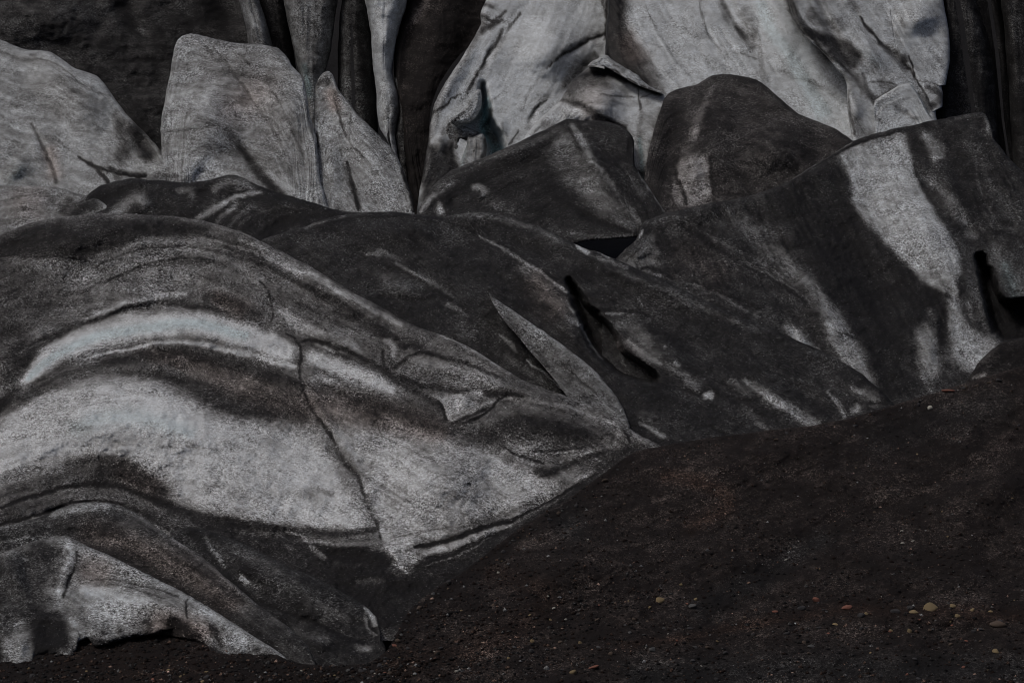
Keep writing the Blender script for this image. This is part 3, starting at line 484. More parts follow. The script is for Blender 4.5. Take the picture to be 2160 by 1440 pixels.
make('jfoot', 'ice_ridge', 'pale rounded ice ridge at the left edge just below the blue-grey slab', 'ice ridge',
     '-300,395 -150,388 -50,388 0,392 60,392 110,394 140,400 165,410 200,415 240,440 280,470', 580, (100, 480, 101.5, 0, 3.2), .36, [
     b(.30, .7, 1, '-50,395,8 60,398,7 140,406,6'), b(.42, .6, 1, '40,430,26 90,440,24 0,450,24'), b(.24, .7, .9, '-20,425,2 30,420,2.2 70,410,2 120,405,2'), b(.20, .9, 1, '150,410,12 140,435,14 125,455,12'), b(.11, .95, 1, '210,415,26 170,440,22 140,465,14'), b(.26, .7, 1, '110,410,16 115,440,12')],
     [b(1.0, 1, 1, '-50,430,30 60,425,26 130,440,20')], lump=.25, rim=12, tint=[('R', b(.15, 1, 1, '0,420,60 120,430,60'))])

def inner(T, xc, yb, k): return ' '.join('%.1f,%.1f' % (x + (xc - x) * k, yb) for x, y in P(T))
Kt = '272,425 290,395 312,372 330,355 342,335 340,300 338,270 343,240 350,200 358,160 363,130 367,100 376,82 390,73 405,70 420,73 450,83 490,90 530,93 560,95 585,100 600,112 612,128 613,136 628,150 640,165 644,185 650,215 652,240 660,262 668,290 672,330 676,380 690,430 705,470'
make('serac', 'serac', 'tall square-topped grey speckled serac, the broad upright block at upper left', 'serac', Kt, inner(Kt, 510, 500, .38), (500, 440, 107, 0, 2.6), .385, [
     b(.31, .7, 1, '385,80,9 420,80,10 480,94,9 560,102,9 600,118,8'), b(.44, .7, 1, '360,200,12 352,260,12 358,320,14'), b(.43, .6, 1, '420,170,40 440,240,40 420,320,40'), b(.44, .7, 1, '380,350,34 430,350,40 480,370,24'), b(.30, .7, 1, '430,100,10 470,140,16 520,160,18 570,170,20 610,180,14'), b(.30, .5, 1, '500,120,24 560,140,20'),
     b(.34, .6, 1, '560,200,50 600,300,50 640,400,30'), b(.42, .7, 1, '590,115,14 630,160,14 645,230,10'),
     b(.24, .8, .9, '445,98,3 470,125,3 500,165,3 530,205,3 560,250,3 590,300,3'), b(.26, .8, .9, '500,110,2.5 540,150,3 580,200,3 610,260,3 640,330,3'), b(.24, .7, .9, '430,95,4 440,110,6 450,120,4'), b(.27, .6, .9, '560,280,2 600,330,2.4 620,380,2.4 640,430,2'),
     b(.27, .7, .9, '350,182,2 380,180,2.5 420,183,2 450,180,1.6'), b(.25, .7, .9, '345,277,3 380,276,3 420,270,3 465,264,2'), b(.28, .6, .9, '360,195,2 380,198,2'), b(.29, .6, .9, '365,235,2 400,238,2'),
     b(.22, .85, 1, '470,270,10 490,290,14 515,320,18 540,350,18 565,385,16 600,420,14'), b(.12, .9, 1, '500,300,5 520,330,9 545,362,12 575,396,10 610,424,8 650,440,8'), b(.30, .6, 1, '520,300,16 560,350,16'), b(.46, .7, 1, '575,370,8 620,405,10 660,425,10'), b(.42, .6, 1, '600,200,16 620,260,14'),
     b(.20, .9, 1, '285,392,12 310,378,12 345,372,10 380,372,6'), b(.30, .7, 1, '318,362,8 345,340,6')],
     [b(1.8, 1, 1, '420,120,70 430,250,80 440,370,60'), b(-1.2, 1, 1, '480,275,16 530,340,24 600,415,22'), b(.9, 1, 1, '600,160,40 620,300,40'), b(-.3, 1, 1, '350,182,4 450,181,4'), b(-.35, 1, 1, '345,277,6 460,265,5'), b(-.5, 1, 1, '445,98,8 530,205,9 590,300,8'), b(.8, 1, 1, '360,340,30 420,380,40')],
     lump=.3, rim=20, jag=2.0, tint=[('R', b(.22, 1, 1, '480,160,90 560,260,90')), ('B', b(.35, 1, 1, '350,250,16 352,310,16'))])
Kt2 = '650,500 656,440 660,400 664,340 663,290 662,250 664,210 666,182 672,166 683,153 693,149 702,158 712,185 722,200 740,220 752,240 775,262 800,285 825,310 838,330 852,360 862,390 870,415 874,440 880,475 884,500'
make('peak', 'serac', 'narrow peaked serac with a brown seam down its face, leaning on the square block', 'serac', Kt2, inner(Kt2, 765, 500, .45), (765, 440, 107.6, 0, 2.7), .38, [
     b(.18, .95, 1, '664,185,9 676,170,12 692,168,10 690,185,12'), b(.24, .85, 1, '705,185,8 712,215,9 718,245,8'), b(.24, .8, 1, '664,200,8 666,230,9 668,260,8'), b(.30, .8, 1, '680,200,14 690,215,12'), b(.44, .7, 1, '725,215,10 745,245,12 770,275,12'),  # shading along the left edge painted darker
     b(.44, .8, 1, '700,235,10 690,270,14 700,320,16'), b(.17, .9, .9, '708,215,3 716,245,3.5 722,270,3.5 732,292,3'), b(.25, .8, .9, '740,235,1.4 738,265,1.8 736,300,1.8 740,320,1.6'), b(.10, .9, .9, '667,280,4 670,300,5 664,320,4 667,345,3 673,400,3.5 682,440,4'), b(.2, .7, .9, '690,245,1.5 680,262,2'),
     b(.45, .6, 1, '750,330,26 790,380,34 820,400,30'), b(.36, .6, 1, '700,370,30 710,430,20'), b(.07, .95, .9, '730,338,3 734,355,4 738,375,5 745,395,6 752,415,6 755,445,6'), b(.2, .7, 1, '728,345,9 742,390,10'), b(.20, .8, .9, '738,312,1.5 760,320,2 768,340,2.5'),
     b(.16, .85, 1, '726,195,5 740,210,7 765,245,9 790,270,9 812,295,7'), b(.08, .9, .9, '846,350,3 858,380,6 868,415,7 874,450,7'), b(.30, .6, 1, '800,330,12 830,350,10')],
     [b(1.5, 1, 1, '695,170,18 730,230,26 790,330,40 830,430,40'), b(-.8, 1, 1, '712,225,6 728,290,7 736,330,7'), b(-1.2, 1, .9, '730,338,5 740,385,8 754,440,10'), b(-1.0, 1, 1, '666,260,8 670,330,8 680,440,8'), b(.8, 1, 1, '690,280,16 700,350,20 705,430,20')],
     lump=.25, rim=14, tint=[('R', b(.3, 1, 1, '690,180,20 715,240,20'))])

# ------------------------------------------------------------------ low dark folds in front of the seracs
make('folds', 'ice_ridge', 'low dark ridge of contorted black and grey ice bands below the square serac', 'ice ridge',
     '40,510 90,480 130,462 160,442 185,410 210,392 240,383 280,376 320,379 360,383 400,385 440,380 465,373 482,368 500,370 520,378 545,392 580,405 620,415 660,428 700,440 730,446 752,448 790,452 830,475', 600, (400, 480, 101.5, 0, 3.4), .105, [
     b(.16, .7, 1, '230,400,20.8 270,390,18.2'), b(.05, .95, .9, '130,460,5.2 180,440,11.7 215,425,13 245,405,10.4 280,390,7.8 320,382,6.5 365,386,3.9'), b(.12, .8, 1, '230,440,26 190,450,20.8'), b(0.36, .9, .9, '232,458,13 255,436,18.2 275,420,15.6 300,420,18.2 315,440,18.2'), b(.10, .9, 1, '300,400,18.2 340,400,26 380,430,28.6 340,430,26'), b(.11, .8, 1, '280,400,7.8 300,395,10.4'),
     b(0.31, .8, .9, '368,402,6.5 385,404,9.1 400,400,7.8 408,412,10.4 402,425,7.8'), b(.10, .8, 1, '370,425,13 390,445,15.6'), b(.06, .9, .9, '395,452,3.9 415,432,3.9 430,408,3.9 455,385,3.9 478,371,2.6'), b(0.29, .85, 1, '440,408,10.4 465,388,13 495,378,11.7 530,388,10.4'), b(0.34, .7, 1, '490,395,10.4 520,392,10.4 540,400,7.8'), b(.17, .8, 1, '405,450,6.5 440,432,10.4 480,412,10.4'),
     b(.05, .95, .9, '410,462,2.6 445,435,2.86 480,412,3.12 505,403,3.38 545,401,3.12 562,404,2.6'), b(0.43, .9, .9, '408,465,6.5 440,446,10.4 470,428,10.4 500,412,9.1 540,406,6.5 556,404,5.2'), b(0.34, .8, .9, '450,470,7.8 480,446,9.1 505,425,7.8'), b(.14, .9, .9, '440,462,2.6 470,440,2.6 490,424,2.6'), b(.13, .9, .9, '465,474,2.6 490,448,3.12 520,425,3.9 550,412,3.9'), b(0.25, .7, 1, '475,480,6.5 510,450,7.8 540,430,6.5'),
     b(.14, .7, 1, '560,395,13 640,425,15.6 700,440,13'), b(.05, .9, .9, '555,403,2.6 600,410,2.6 640,418,3.12 670,430,2.6'), b(.09, .9, .9, '500,480,6.5 540,452,9.1 580,440,9.1 640,448,7.8'), b(.19, .7, .9, '500,478,3.9 530,455,3.9 570,438,3.9 620,436,3.9 660,445,3.25'), b(.15, .8, 1, '540,480,20.8 600,460,15.6'),
     b(.035, .98, .9, '552,505,13 568,488,15.6 590,470,15.6 620,462,13 652,468,7.8'), b(.045, .95, .9, '690,438,6.5 700,448,13 715,455,10.4'), b(.2, .8, .9, '700,436,1.95 730,446,2.6 755,449,1.95')],
     [b(1.6, 1, 1, '240,385,14 330,384,14'), b(-2.2, 1, .9, '140,465,8 215,425,14 280,392,8'), b(1.3, 1, 1, '260,440,20 330,420,24'), b(-1.2, 1, 1, '380,440,12 430,405,8 470,380,6'), b(1.6, 1, 1, '440,420,14 490,385,18 540,395,14'), b(-.5, 1, .9, '410,460,4 480,412,5 560,402,4'), b(.6, 1, 1, '430,455,8 520,412,8'), b(1.2, 1, 1, '540,440,20 620,425,20 690,440,14'), b(-3.0, 1, .8, '552,508,12 590,472,14 650,466,8'), b(-1.6, 1, 1, '700,448,9')],
     lump=.35, rim=10, step=2.6, jag=2.0)

# ------------------------------------------------------------------ the dark back ridge right of the great fold
make('dark', 'ice_ridge', 'long charcoal ice ridge behind the big banded fold, split by a black cleft', 'ice ridge',
     '500,560 530,530 556,503 600,490 622,480 645,480 660,470 700,457 760,449 830,445 880,452 940,456 960,452 1000,447 1030,447 1080,458 1140,478 1190,502 1225,520 1270,535 1300,548 1340,565 1400,590 1450,615 1500,640 1560,668 1620,690 1700,725 1760,752 1820,790 1860,825 1885,850 1905,885 1930,930', 1010,
     (1100, 900, 86, 0, 3.1), .122, [
     b(.17, .6, 1, '620,500,20 700,520,30 760,500,24'), b(.12, .7, 1, '800,490,40 950,520,40 1000,580,40 1060,640,40'), b(.16, .5, 1, '830,530,20 920,560,30'), b(.055, .95, .9, '690,468,2 760,458,2.6 840,455,3 900,456,3 940,464,3.5 975,478,4 1003,492,4'), b(0.278, .8, .9, '640,482,2 680,468,2 730,455,2'), b(0.253, .7, .9, '645,483,3 670,478,2'), b(.07, .9, .9, '660,480,1.6 690,480,2 712,490,2'),
     b(0.253, .8, 1, '955,455,5 1010,452,7 1080,465,9 1140,488,9 1190,510,7'), b(.10, .8, 1, '1000,475,7 1080,505,9 1150,545,10 1240,590,10'), b(.09, .7, .9, '1050,480,3 1110,510,3 1170,545,3'),
     b(0.366, .9, .9, '1005,494,2.4 1035,510,3.5 1070,530,4 1110,555,5 1150,583,5 1185,606,5 1203,618,4'), b(0.278, .8, 1, '1090,560,14 1150,600,20 1190,650,20 1215,690,12'), b(0.304, .6, 1, '1130,620,16 1185,640,14'), b(0.354, .8, .9, '1196,630,3 1212,660,3.5 1222,690,2.5'),  # crest line: sky light on the ridge painted pale
     b(0.38, .85, .9, '765,536,3 785,538,5 806,541,5'), b(0.304, .7, 1, '790,530,9 850,545,10'), b(0.341, .85, .9, '832,553,3 850,563,3.6 872,578,4 895,590,4 912,600,2'), b(0.278, .7, 1, '880,575,10 925,605,8 960,630,5'), b(0.24, .6, 1, '780,570,20 850,600,24 900,620,18'),
     b(.06, .95, .9, '770,626,2 820,630,5 870,631,6 915,624,5 940,624,4 958,636,3'), b(.10, .8, 1, '800,640,16 880,650,20 940,650,12'), b(0.329, .8, .9, '938,640,6 955,645,6 975,660,5 990,672,4'), b(.18, .6, 1, '960,680,20 1010,720,20'),
     b(.07, .8, .9, '1048,620,3 1080,635,4 1130,662,4 1165,690,4'), b(.06, .8, .9, '1160,688,4 1195,710,5 1225,738,4'), b(.10, .7, 1, '1100,700,20 1170,740,24 1230,780,20'), b(.11, .7, 1, '1250,800,30 1320,850,30 1360,880,20'),
     p(.34, .95, 3, '1053,704 1066,710 1078,720 1088,732 1094,745 1080,734 1066,722'), b(0.418, .9, .9, '1110,757,1.4 1130,772,2.4 1150,790,2.4 1185,820,1.6'), b(0.253, .6, 1, '1060,740,10 1110,780,12 1150,810,10'),
     # bright scab on the crest
     b(0.437, .95, .8, '1206,508,4 1218,518,8 1232,530,8 1244,536,6'), b(0.455, .8, .9, '1240,512,3 1256,520,4 1266,532,4 1290,545,3'), b(.07, .9, .9, '1192,498,2 1204,512,2.4 1212,526,2.4 1225,540,3 1245,545,3'), b(0.304, .7, .9, '1250,540,5 1290,553,6 1330,566,6'),
     b(0.24, .7, 1, '1300,570,9 1370,600,11 1440,630,11 1520,665,10 1600,700,8'), b(.08, .8, .9, '1270,570,4 1320,590,6 1380,612,7 1430,640,5'), b(.09, .6, .9, '1310,610,2 1340,635,3 1355,655,2'), b(0.253, .7, .9, '1346,625,3 1357,650,3'),
     b(.11, .6, 1, '1400,680,40 1500,720,40 1600,760,40'), b(.11, .7, 1, '1250,620,20 1300,650,24'),
     # the cleft: its shade painted near-black, inner wall paler
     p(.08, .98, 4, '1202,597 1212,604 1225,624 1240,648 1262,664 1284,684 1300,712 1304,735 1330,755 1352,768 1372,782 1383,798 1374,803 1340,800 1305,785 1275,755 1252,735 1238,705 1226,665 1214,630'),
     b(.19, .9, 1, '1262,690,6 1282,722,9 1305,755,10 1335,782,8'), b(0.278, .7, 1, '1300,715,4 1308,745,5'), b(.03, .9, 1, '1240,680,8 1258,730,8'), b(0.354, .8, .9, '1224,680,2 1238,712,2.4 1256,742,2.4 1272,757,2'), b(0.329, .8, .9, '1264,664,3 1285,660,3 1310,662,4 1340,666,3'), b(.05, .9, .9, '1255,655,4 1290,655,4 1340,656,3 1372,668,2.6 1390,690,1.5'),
     b(0.292, .85, 1, '1290,680,12 1340,690,24 1370,740,20 1400,760,16'), b(0.38, .85, 1, '1316,715,8 1345,740,10 1378,762,9 1400,770,6'), b(0.405, .9, .9, '1422,758,6 1430,766,6 1440,770,4'), b(0.418, .7, .9, '1400,725,2 1404,730,2'), b(0.304, .7, 1, '1400,770,14 1460,800,14 1480,830,10'),  # light on the ice beside the cleft painted in
     b(.055, .9, .9, '1378,803,3 1420,816,3 1465,830,3 1486,838,2'), b(0.46, .95, .8, '1480,838,5 1494,834,9 1505,830,7 1500,845,5'), b(.07, .9, .9, '1512,834,3 1560,840,4 1600,848,3'), b(.10, .8, 1, '1400,850,30 1480,880,30 1560,900,20'), b(.08, .8, .9, '1480,790,3 1520,810,3 1600,830,2'), b(0.253, .7, 1, '1530,800,12 1590,830,12'), b(0.304, .6, 1, '1560,850,8 1600,890,10'),
     b(0.392, .9, 1, '1562,798,6 1600,820,14 1640,848,16 1690,880,16 1735,900,14'), b(.10, .8, 1, '1640,790,20 1700,830,18 1760,880,14'), b(0.329, .9, 1, '1742,822,4 1765,850,7 1785,885,6'), b(0.329, .8, 1, '1790,815,12 1830,830,16 1860,855,12'), b(0.38, .8, 1, '1820,858,14 1790,870,8'), b(.07, .8, 1, '1800,850,3 1870,845,4 1895,865,5'), b(.09, .7, 1, '1650,730,20 1750,775,20 1830,815,12'), b(0.329, .8, 1, '1590,890,8 1625,905,6'),
     b(0.392, .9, .9, '1345,892,4 1375,905,6 1405,925,7'), b(0.253, .7, 1, '1340,870,16 1380,890,16'), b(.08, .8, 1, '1330,890,4 1350,905,4')],
     [b(1.8, 1, 1, '700,490,30 850,480,30 960,500,30'), b(-.6, 1, .9, '690,468,4 840,456,6 1003,492,7'), b(2.4, 1, 1, '1030,520,36 1110,570,40 1170,620,36 1205,700,30 1260,790,30 1340,850,30'), b(-1.2, 1, 1, '1010,475,16 1100,515,20 1200,575,18'), b(1.4, 1, 1, '1060,462,20 1180,512,20 1300,570,24 1450,635,26 1600,705,26'),
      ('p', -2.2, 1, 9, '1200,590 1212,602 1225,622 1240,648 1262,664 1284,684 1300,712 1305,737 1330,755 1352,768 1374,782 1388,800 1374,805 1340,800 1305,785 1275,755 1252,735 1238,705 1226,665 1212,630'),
      b(1.6, 1, 1, '1300,670,14 1350,690,30 1420,760,34 1500,810,30'), b(-.8, 1, .9, '1380,804,6 1490,838,7 1600,850,6'), b(-1.3, 1, 1, '780,628,8 870,633,12 955,634,8'), b(.8, 1, 1, '800,600,20 900,612,20'), b(.5, 1, 1, '760,540,10 860,560,10 950,625,10'), b(-.7, 1, 1, '1050,622,6 1160,690,9 1228,742,8'),
      b(.7, 1, 1, '1600,810,20 1680,870,24'), b(-.5, 1, 1, '1660,800,14 1760,880,14'), b(.5, 1, 1, '1830,830,20'), b(.4, 1, 1, '1210,515,8 1240,535,8')],
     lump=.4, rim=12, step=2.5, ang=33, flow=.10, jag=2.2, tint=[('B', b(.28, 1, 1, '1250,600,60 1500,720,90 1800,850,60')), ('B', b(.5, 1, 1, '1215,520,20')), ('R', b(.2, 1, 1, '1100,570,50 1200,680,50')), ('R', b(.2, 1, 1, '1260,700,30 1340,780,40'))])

# ------------------------------------------------------------------ the right shoulder
make('shoulder', 'serac', 'broad dark serac at right with a bright grey-white buttress and square corner on top', 'serac',
     '1270,600 1280,570 1296,548 1320,525 1343,505 1350,480 1360,468 1400,450 1450,440 1500,428 1560,418 1610,405 1660,385 1700,360 1740,335 1800,298 1850,280 1905,268 1970,254 2030,243 2062,236 2078,240 2088,258 2094,290 2130,335 2170,375 2260,460 2400,560', 960,
     (1700, 850, 90, .2, 3.1), .135, [
     b(.08, .9, .9, '1350,470,6 1360,485,7 1372,478,5'), b(0.424, .9, .9, '1345,503,2 1352,490,2.4 1356,482,2'), p(.27, .9, 8, '1302,552 1330,532 1350,512 1372,488 1388,496 1374,520 1396,530 1380,552 1398,562 1330,568'), b(.14, .8, .9, '1318,552,2 1335,535,3 1350,520,2.4'), b(0.36, .7, 1, '1340,548,6 1365,520,6'), b(.06, .9, .9, '1345,570,2 1365,565,2.4 1390,570,3 1420,588,3'), b(0.286, .9, .9, '1352,574,3 1372,574,5 1395,582,5'),
     b(0.212, .7, .9, '1370,470,3 1410,456,3 1440,458,2.6 1470,480,2'), b(.12, .7, 1, '1440,500,30 1500,540,30'), b(.15, .6, 1, '1500,460,30 1580,500,30'),
     b(.06, .9, .85, '1430,475,2.4 1465,494,5 1500,515,6 1540,538,5 1580,560,5 1620,580,6 1650,598,6 1680,625,4 1705,640,3'), b(0.212, .8, .8, '1440,466,2 1475,486,3.5 1510,505,3.5 1555,528,3.5 1600,548,4 1640,575,3 1690,610,3'), b(0.276, .6, .8, '1560,548,2 1610,572,3 1670,605,3 1712,640,3'),
     b(.055, .8, .85, '1440,590,2 1490,608,4 1540,625,4 1570,635,3 1610,650,4'), b(0.254, .8, .8, '1445,595,3 1480,612,5 1520,620,4 1545,640,4 1590,660,4 1620,672,4'), b(.15, .6, 1, '1440,560,20 1520,600,20'), b(0.212, .6, 1, '1590,660,12 1640,680,12'),
     b(0.212, .85, 1, '1520,440,24 1590,500,34 1640,540,34'), b(0.254, .85, 1, '1620,520,20 1670,560,26 1710,600,26 1740,650,20'), b(0.329, .85, 1, '1690,580,9 1730,625,15 1755,670,17 1780,720,18 1815,760,18 1850,810,10'), b(0.286, .8, 1, '1750,700,14 1775,750,16 1815,790,12'), b(0.318, .9, 1, '1660,692,8 1685,712,12 1705,740,12 1725,755,6'), b(.09, .8, 1, '1700,680,12 1730,730,12 1755,765,8'), b(.06, .85, .9, '1690,700,2 1750,705,2 1790,712,2 1830,735,2.4'), b(.06, .7, .9, '1800,690,2 1812,740,2.4 1850,800,2.4'), b(0.212, .6, .9, '1818,735,2 1830,770,2.4 1860,820,2.4'),  # light on the left face painted as paler grey
     p(.075, .97, 18, '1660,392 1700,368 1770,345 1792,400 1802,450 1850,505 1900,560 1950,600 1990,625 1960,660 1930,690 1905,740 1940,800 1950,840 1870,850 1850,800 1800,720 1770,640 1720,570 1680,500 1650,430'), b(.12, .7, 1, '1720,480,6 1740,530,8 1760,600,8'), b(.13, .6, 1, '1820,500,10 1850,540,12 1890,600,14'), b(.12, .7, 1, '1860,680,14 1920,640,16'), b(.16, .6, .9, '1850,670,2 1862,678,3'),
     p(.44, .97, 7, '1768,330 1800,308 1850,290 1908,276 1918,300 1922,335 1936,378 1958,420 1985,462 2005,500 2022,530 2031,556 2028,574 2016,590 2020,640 2028,700 2014,728 2002,690 2006,640 1998,622 1975,606 1948,592 1925,565 1896,538 1855,500 1818,466 1800,432 1796,395 1788,360'),
     b(0.519, .5, 1, '1860,320,26 1880,400,34 1940,480,30 1980,530,20'), b(0.382, .7, 1, '1800,320,10 1850,296,9 1905,282,9'), b(0.36, .5, .9, '1850,446,3 1900,440,3'), b(0.35, .8, 1, '1950,570,14 1990,600,14 2012,640,10'),
     b(0.233, .8, 1, '1770,335,9 1785,360,7'), b(.06, .9, .9, '1672,384,2 1720,350,2.4 1765,325,3 1805,303,3.5 1850,288,4 1905,274,3'), b(0.286, .9, .9, '1672,379,1.2 1720,346,1.8 1765,319,2 1800,300,2'), b(.09, .8, .9, '1910,272,4 1960,262,5'),
     b(0.35, .95, .9, '1938,282,10 1958,292,16 1975,315,20 1985,340,18'), b(0.445, .7, 1, '1960,330,10 1980,335,12'), b(.16, .9, .9, '1918,276,4 1922,310,3 1930,350,6 1942,385,6 1960,412,8 1990,455,9 2015,500,9 2035,535,7'), b(.10, .85, .9, '1932,355,5 1945,385,6 1952,398,4'), b(0.265, .9, 1, '1955,372,12 1985,400,16 2015,440,18 2040,480,16 2055,510,10'), b(0.339, .7, 1, '2000,410,10 2030,455,10 2045,500,8'),
     b(.10, .9, 1, '2010,300,22 2030,350,26 2060,420,26 2080,460,20'), b(.17, .85, 1, '2040,262,10 2070,262,14 2060,280,12'), b(0.318, .9, .9, '2078,246,5 2084,268,5 2090,285,3'), b(0.212, .7, .9, '1990,258,3 2030,248,3 2060,242,3'), b(.06, .85, .9, '2050,298,4 2080,296,4 2095,300,3'),
     b(.17, .7, 1, '2075,340,8 2080,380,12 2110,430,18 2150,460,18'), b(0.212, .7, .9, '2058,350,3 2068,410,3.5 2090,450,3.5 2100,470,3'), b(.16, .6, 1, '2120,360,14 2160,420,16'), b(.08, .7, 1, '2110,380,6 2140,400,6'), b(.07, .7, .9, '2085,480,4 2100,490,2.5 2160,502,2.4'), b(0.212, .6, 1, '2085,470,8 2110,480,6 2150,490,6'),
     b(0.201, .8, 1, '2040,530,12 2055,590,16 2065,650,14 2080,700,10'), b(0.254, .7, 1, '2050,500,10 2070,490,8'), b(0.35, .9, 1, '2016,640,8 2028,690,12 2040,720,20 2060,745,24 2080,750,20'), b(0.297, .8, 1, '2040,630,8 2050,680,10'), b(0.233, .6, 1, '2035,725,5 2060,722,5'),
     b(0.276, .95, .9, '1945,690,9 1956,720,16 1962,750,18 1960,790,16'), b(0.233, .8, 1, '1970,650,12 1950,670,12'), b(0.35, .6, 1, '1960,700,6 1958,740,8'), b(.055, .95, .85, '1990,640,7 1992,680,8 1984,720,7 1980,750,6'), b(.14, .8, 1, '2006,640,6 2012,665,4'), b(.05, .9, .9, '1990,620,5 2008,632,4 2014,650,2'), b(.10, .8, .9, '2002,700,8 1998,735,9'), b(.05, .8, .9, '1945,744,1.6 1990,745,2 2050,752,1.6 2085,757,1.5'),
     b(.14, .9, 1, '2000,790,16 1990,820,18 2030,810,12'), b(0.212, .6, 1, '1995,775,6 2010,800,8'), b(.09, .8, 1, '2020,760,5 2050,785,5'), b(.07, .8, 1, '1900,800,20 1930,830,16'), b(.16, .6, .9, '1960,810,12 1900,770,8'),
     p(.38, .95, 10, '1655,688 1677,690 1702,712 1732,745 1750,770 1725,764 1690,738 1668,714'),
     p(.38, .95, 14, '1740,632 1775,672 1802,712 1820,745 1834,790 1850,828 1820,808 1790,772 1765,738 1748,700 1734,655'), b(.09, .8, .9, '1768,700,2 1800,712,2 1835,735,2'),
     p(.35, .95, 12, '1932,690 1960,685 1980,720 1982,770 1976,802 1948,802 1938,760'), p(.43, .95, 14, '2008,636 2024,636 2032,690 2060,706 2104,716 2106,738 2075,764 2050,784 2018,778 2002,745'), b(.22, .7, 1, '2040,722,6 2062,716,5'), b(.10, .9, .9, '1990,640,6 1994,690,8 1986,745,6'),
     # niche at the right edge, shade of its hollow painted black
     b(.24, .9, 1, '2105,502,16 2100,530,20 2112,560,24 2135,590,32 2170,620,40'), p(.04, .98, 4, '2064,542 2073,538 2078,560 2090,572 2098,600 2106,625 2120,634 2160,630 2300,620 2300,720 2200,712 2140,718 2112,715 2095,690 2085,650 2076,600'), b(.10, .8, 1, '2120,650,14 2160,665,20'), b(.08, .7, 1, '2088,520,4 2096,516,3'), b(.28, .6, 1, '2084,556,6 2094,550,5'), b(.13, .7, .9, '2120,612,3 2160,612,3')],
     [b(3.0, 1, 1, '1850,290,50 1890,380,60 1960,490,60 2010,580,46 2040,700,40'), b(-1.6, 1, 1, '1920,300,9 1945,390,14 2000,475,16 2035,540,12'), b(1.2, 1, 1, '1960,310,22 2010,420,26 2050,500,24'), b(-1.8, 1, 1, '1700,400,30 1760,480,50 1850,600,50 1890,760,50'), b(1.6, 1, 1, '1640,540,40 1720,620,36 1780,730,34 1840,810,26'),
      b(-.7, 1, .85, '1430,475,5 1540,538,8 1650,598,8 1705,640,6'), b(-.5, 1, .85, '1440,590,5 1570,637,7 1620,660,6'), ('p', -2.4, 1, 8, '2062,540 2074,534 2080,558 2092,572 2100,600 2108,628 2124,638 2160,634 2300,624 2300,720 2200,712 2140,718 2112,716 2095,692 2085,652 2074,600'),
      b(-2.0, 1, .85, '1992,632,8 1990,690,10 1982,755,9'), b(1.0, 1, 1, '1955,700,20 1960,780,20'), b(.5, 1, 1, '1670,700,14 1715,745,14'), b(1.0, 1, 1, '1380,465,20 1500,440,26 1600,420,26'), b(-.4, 1, .9, '1672,386,4 1765,328,5 1850,291,5'), b(-.5, 1, 1, '2050,298,6 2095,300,5'), b(.8, 1, 1, '1320,545,20 1370,510,20')],
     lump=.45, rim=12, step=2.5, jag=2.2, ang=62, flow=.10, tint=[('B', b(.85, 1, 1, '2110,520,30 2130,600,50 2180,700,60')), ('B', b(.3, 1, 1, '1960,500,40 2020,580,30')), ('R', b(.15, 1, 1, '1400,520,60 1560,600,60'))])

# ------------------------------------------------------------------ the pale fin standing against the dark ridge
make('fin', 'ice_fin', 'long pale wedge-shaped ice fin lying against the dark ridge, widening to the right', 'ice fin',
     '1031,616 1045,631 1080,654 1120,680 1170,715 1220,752 1260,787 1290,822 1310,852 1322,876 1329,897 1328,915 1345,925 1375,940 1405,955',
     '1031,618 1038,636 1052,660 1072,687 1095,712 1115,738 1140,765 1165,795 1190,828 1200,840 1215,870 1240,900 1270,930 1300,960 1330,985', (1200, 800, 87.9, .1, 2.7), .27, [
     b(.36, .8, .9, '1040,628,2 1080,656,4 1130,690,6 1180,728,7 1230,768,8 1270,805,9 1300,845,9 1318,880,7'), b(.40, .8, .9, '1100,668,2 1170,717,2.6 1225,758,3 1265,795,3 1295,832,3 1318,872,3'), b(.24, .8, 1, '1055,655,5 1090,695,9 1130,745,9 1170,790,9 1200,830,8'), b(.17, .85, .9, '1108,735,2 1130,742,4 1150,760,4 1160,772,3'), b(.22, .7, 1, '1190,790,10 1220,815,14 1250,850,14'),
     b(.14, .8, .9, '1180,760,2 1210,790,2.4 1235,812,2.4 1260,830,2'), b(.33, .7, .9, '1100,715,3 1130,750,3 1165,792,3 1198,832,2'), b(.36, .7, 1, '1230,860,12 1280,885,14 1310,900,10'), b(.16, .8, 1, '1080,690,4 1100,712,5'), b(.26, .6, 1, '1340,925,8 1380,942,7')],
     [b(.8, 1, 1, '1060,645,16 1150,710,24 1240,790,30 1300,860,24'), b(-.3, 1, 1, '1110,738,6 1155,765,6'), b(-.3, 1, 1, '1180,762,8 1260,830,8')], lump=.2, rim=7, under=5, step=2.2, ang=42, flow=.09, jag=1.8, sm=5, bsm=1, back=3)

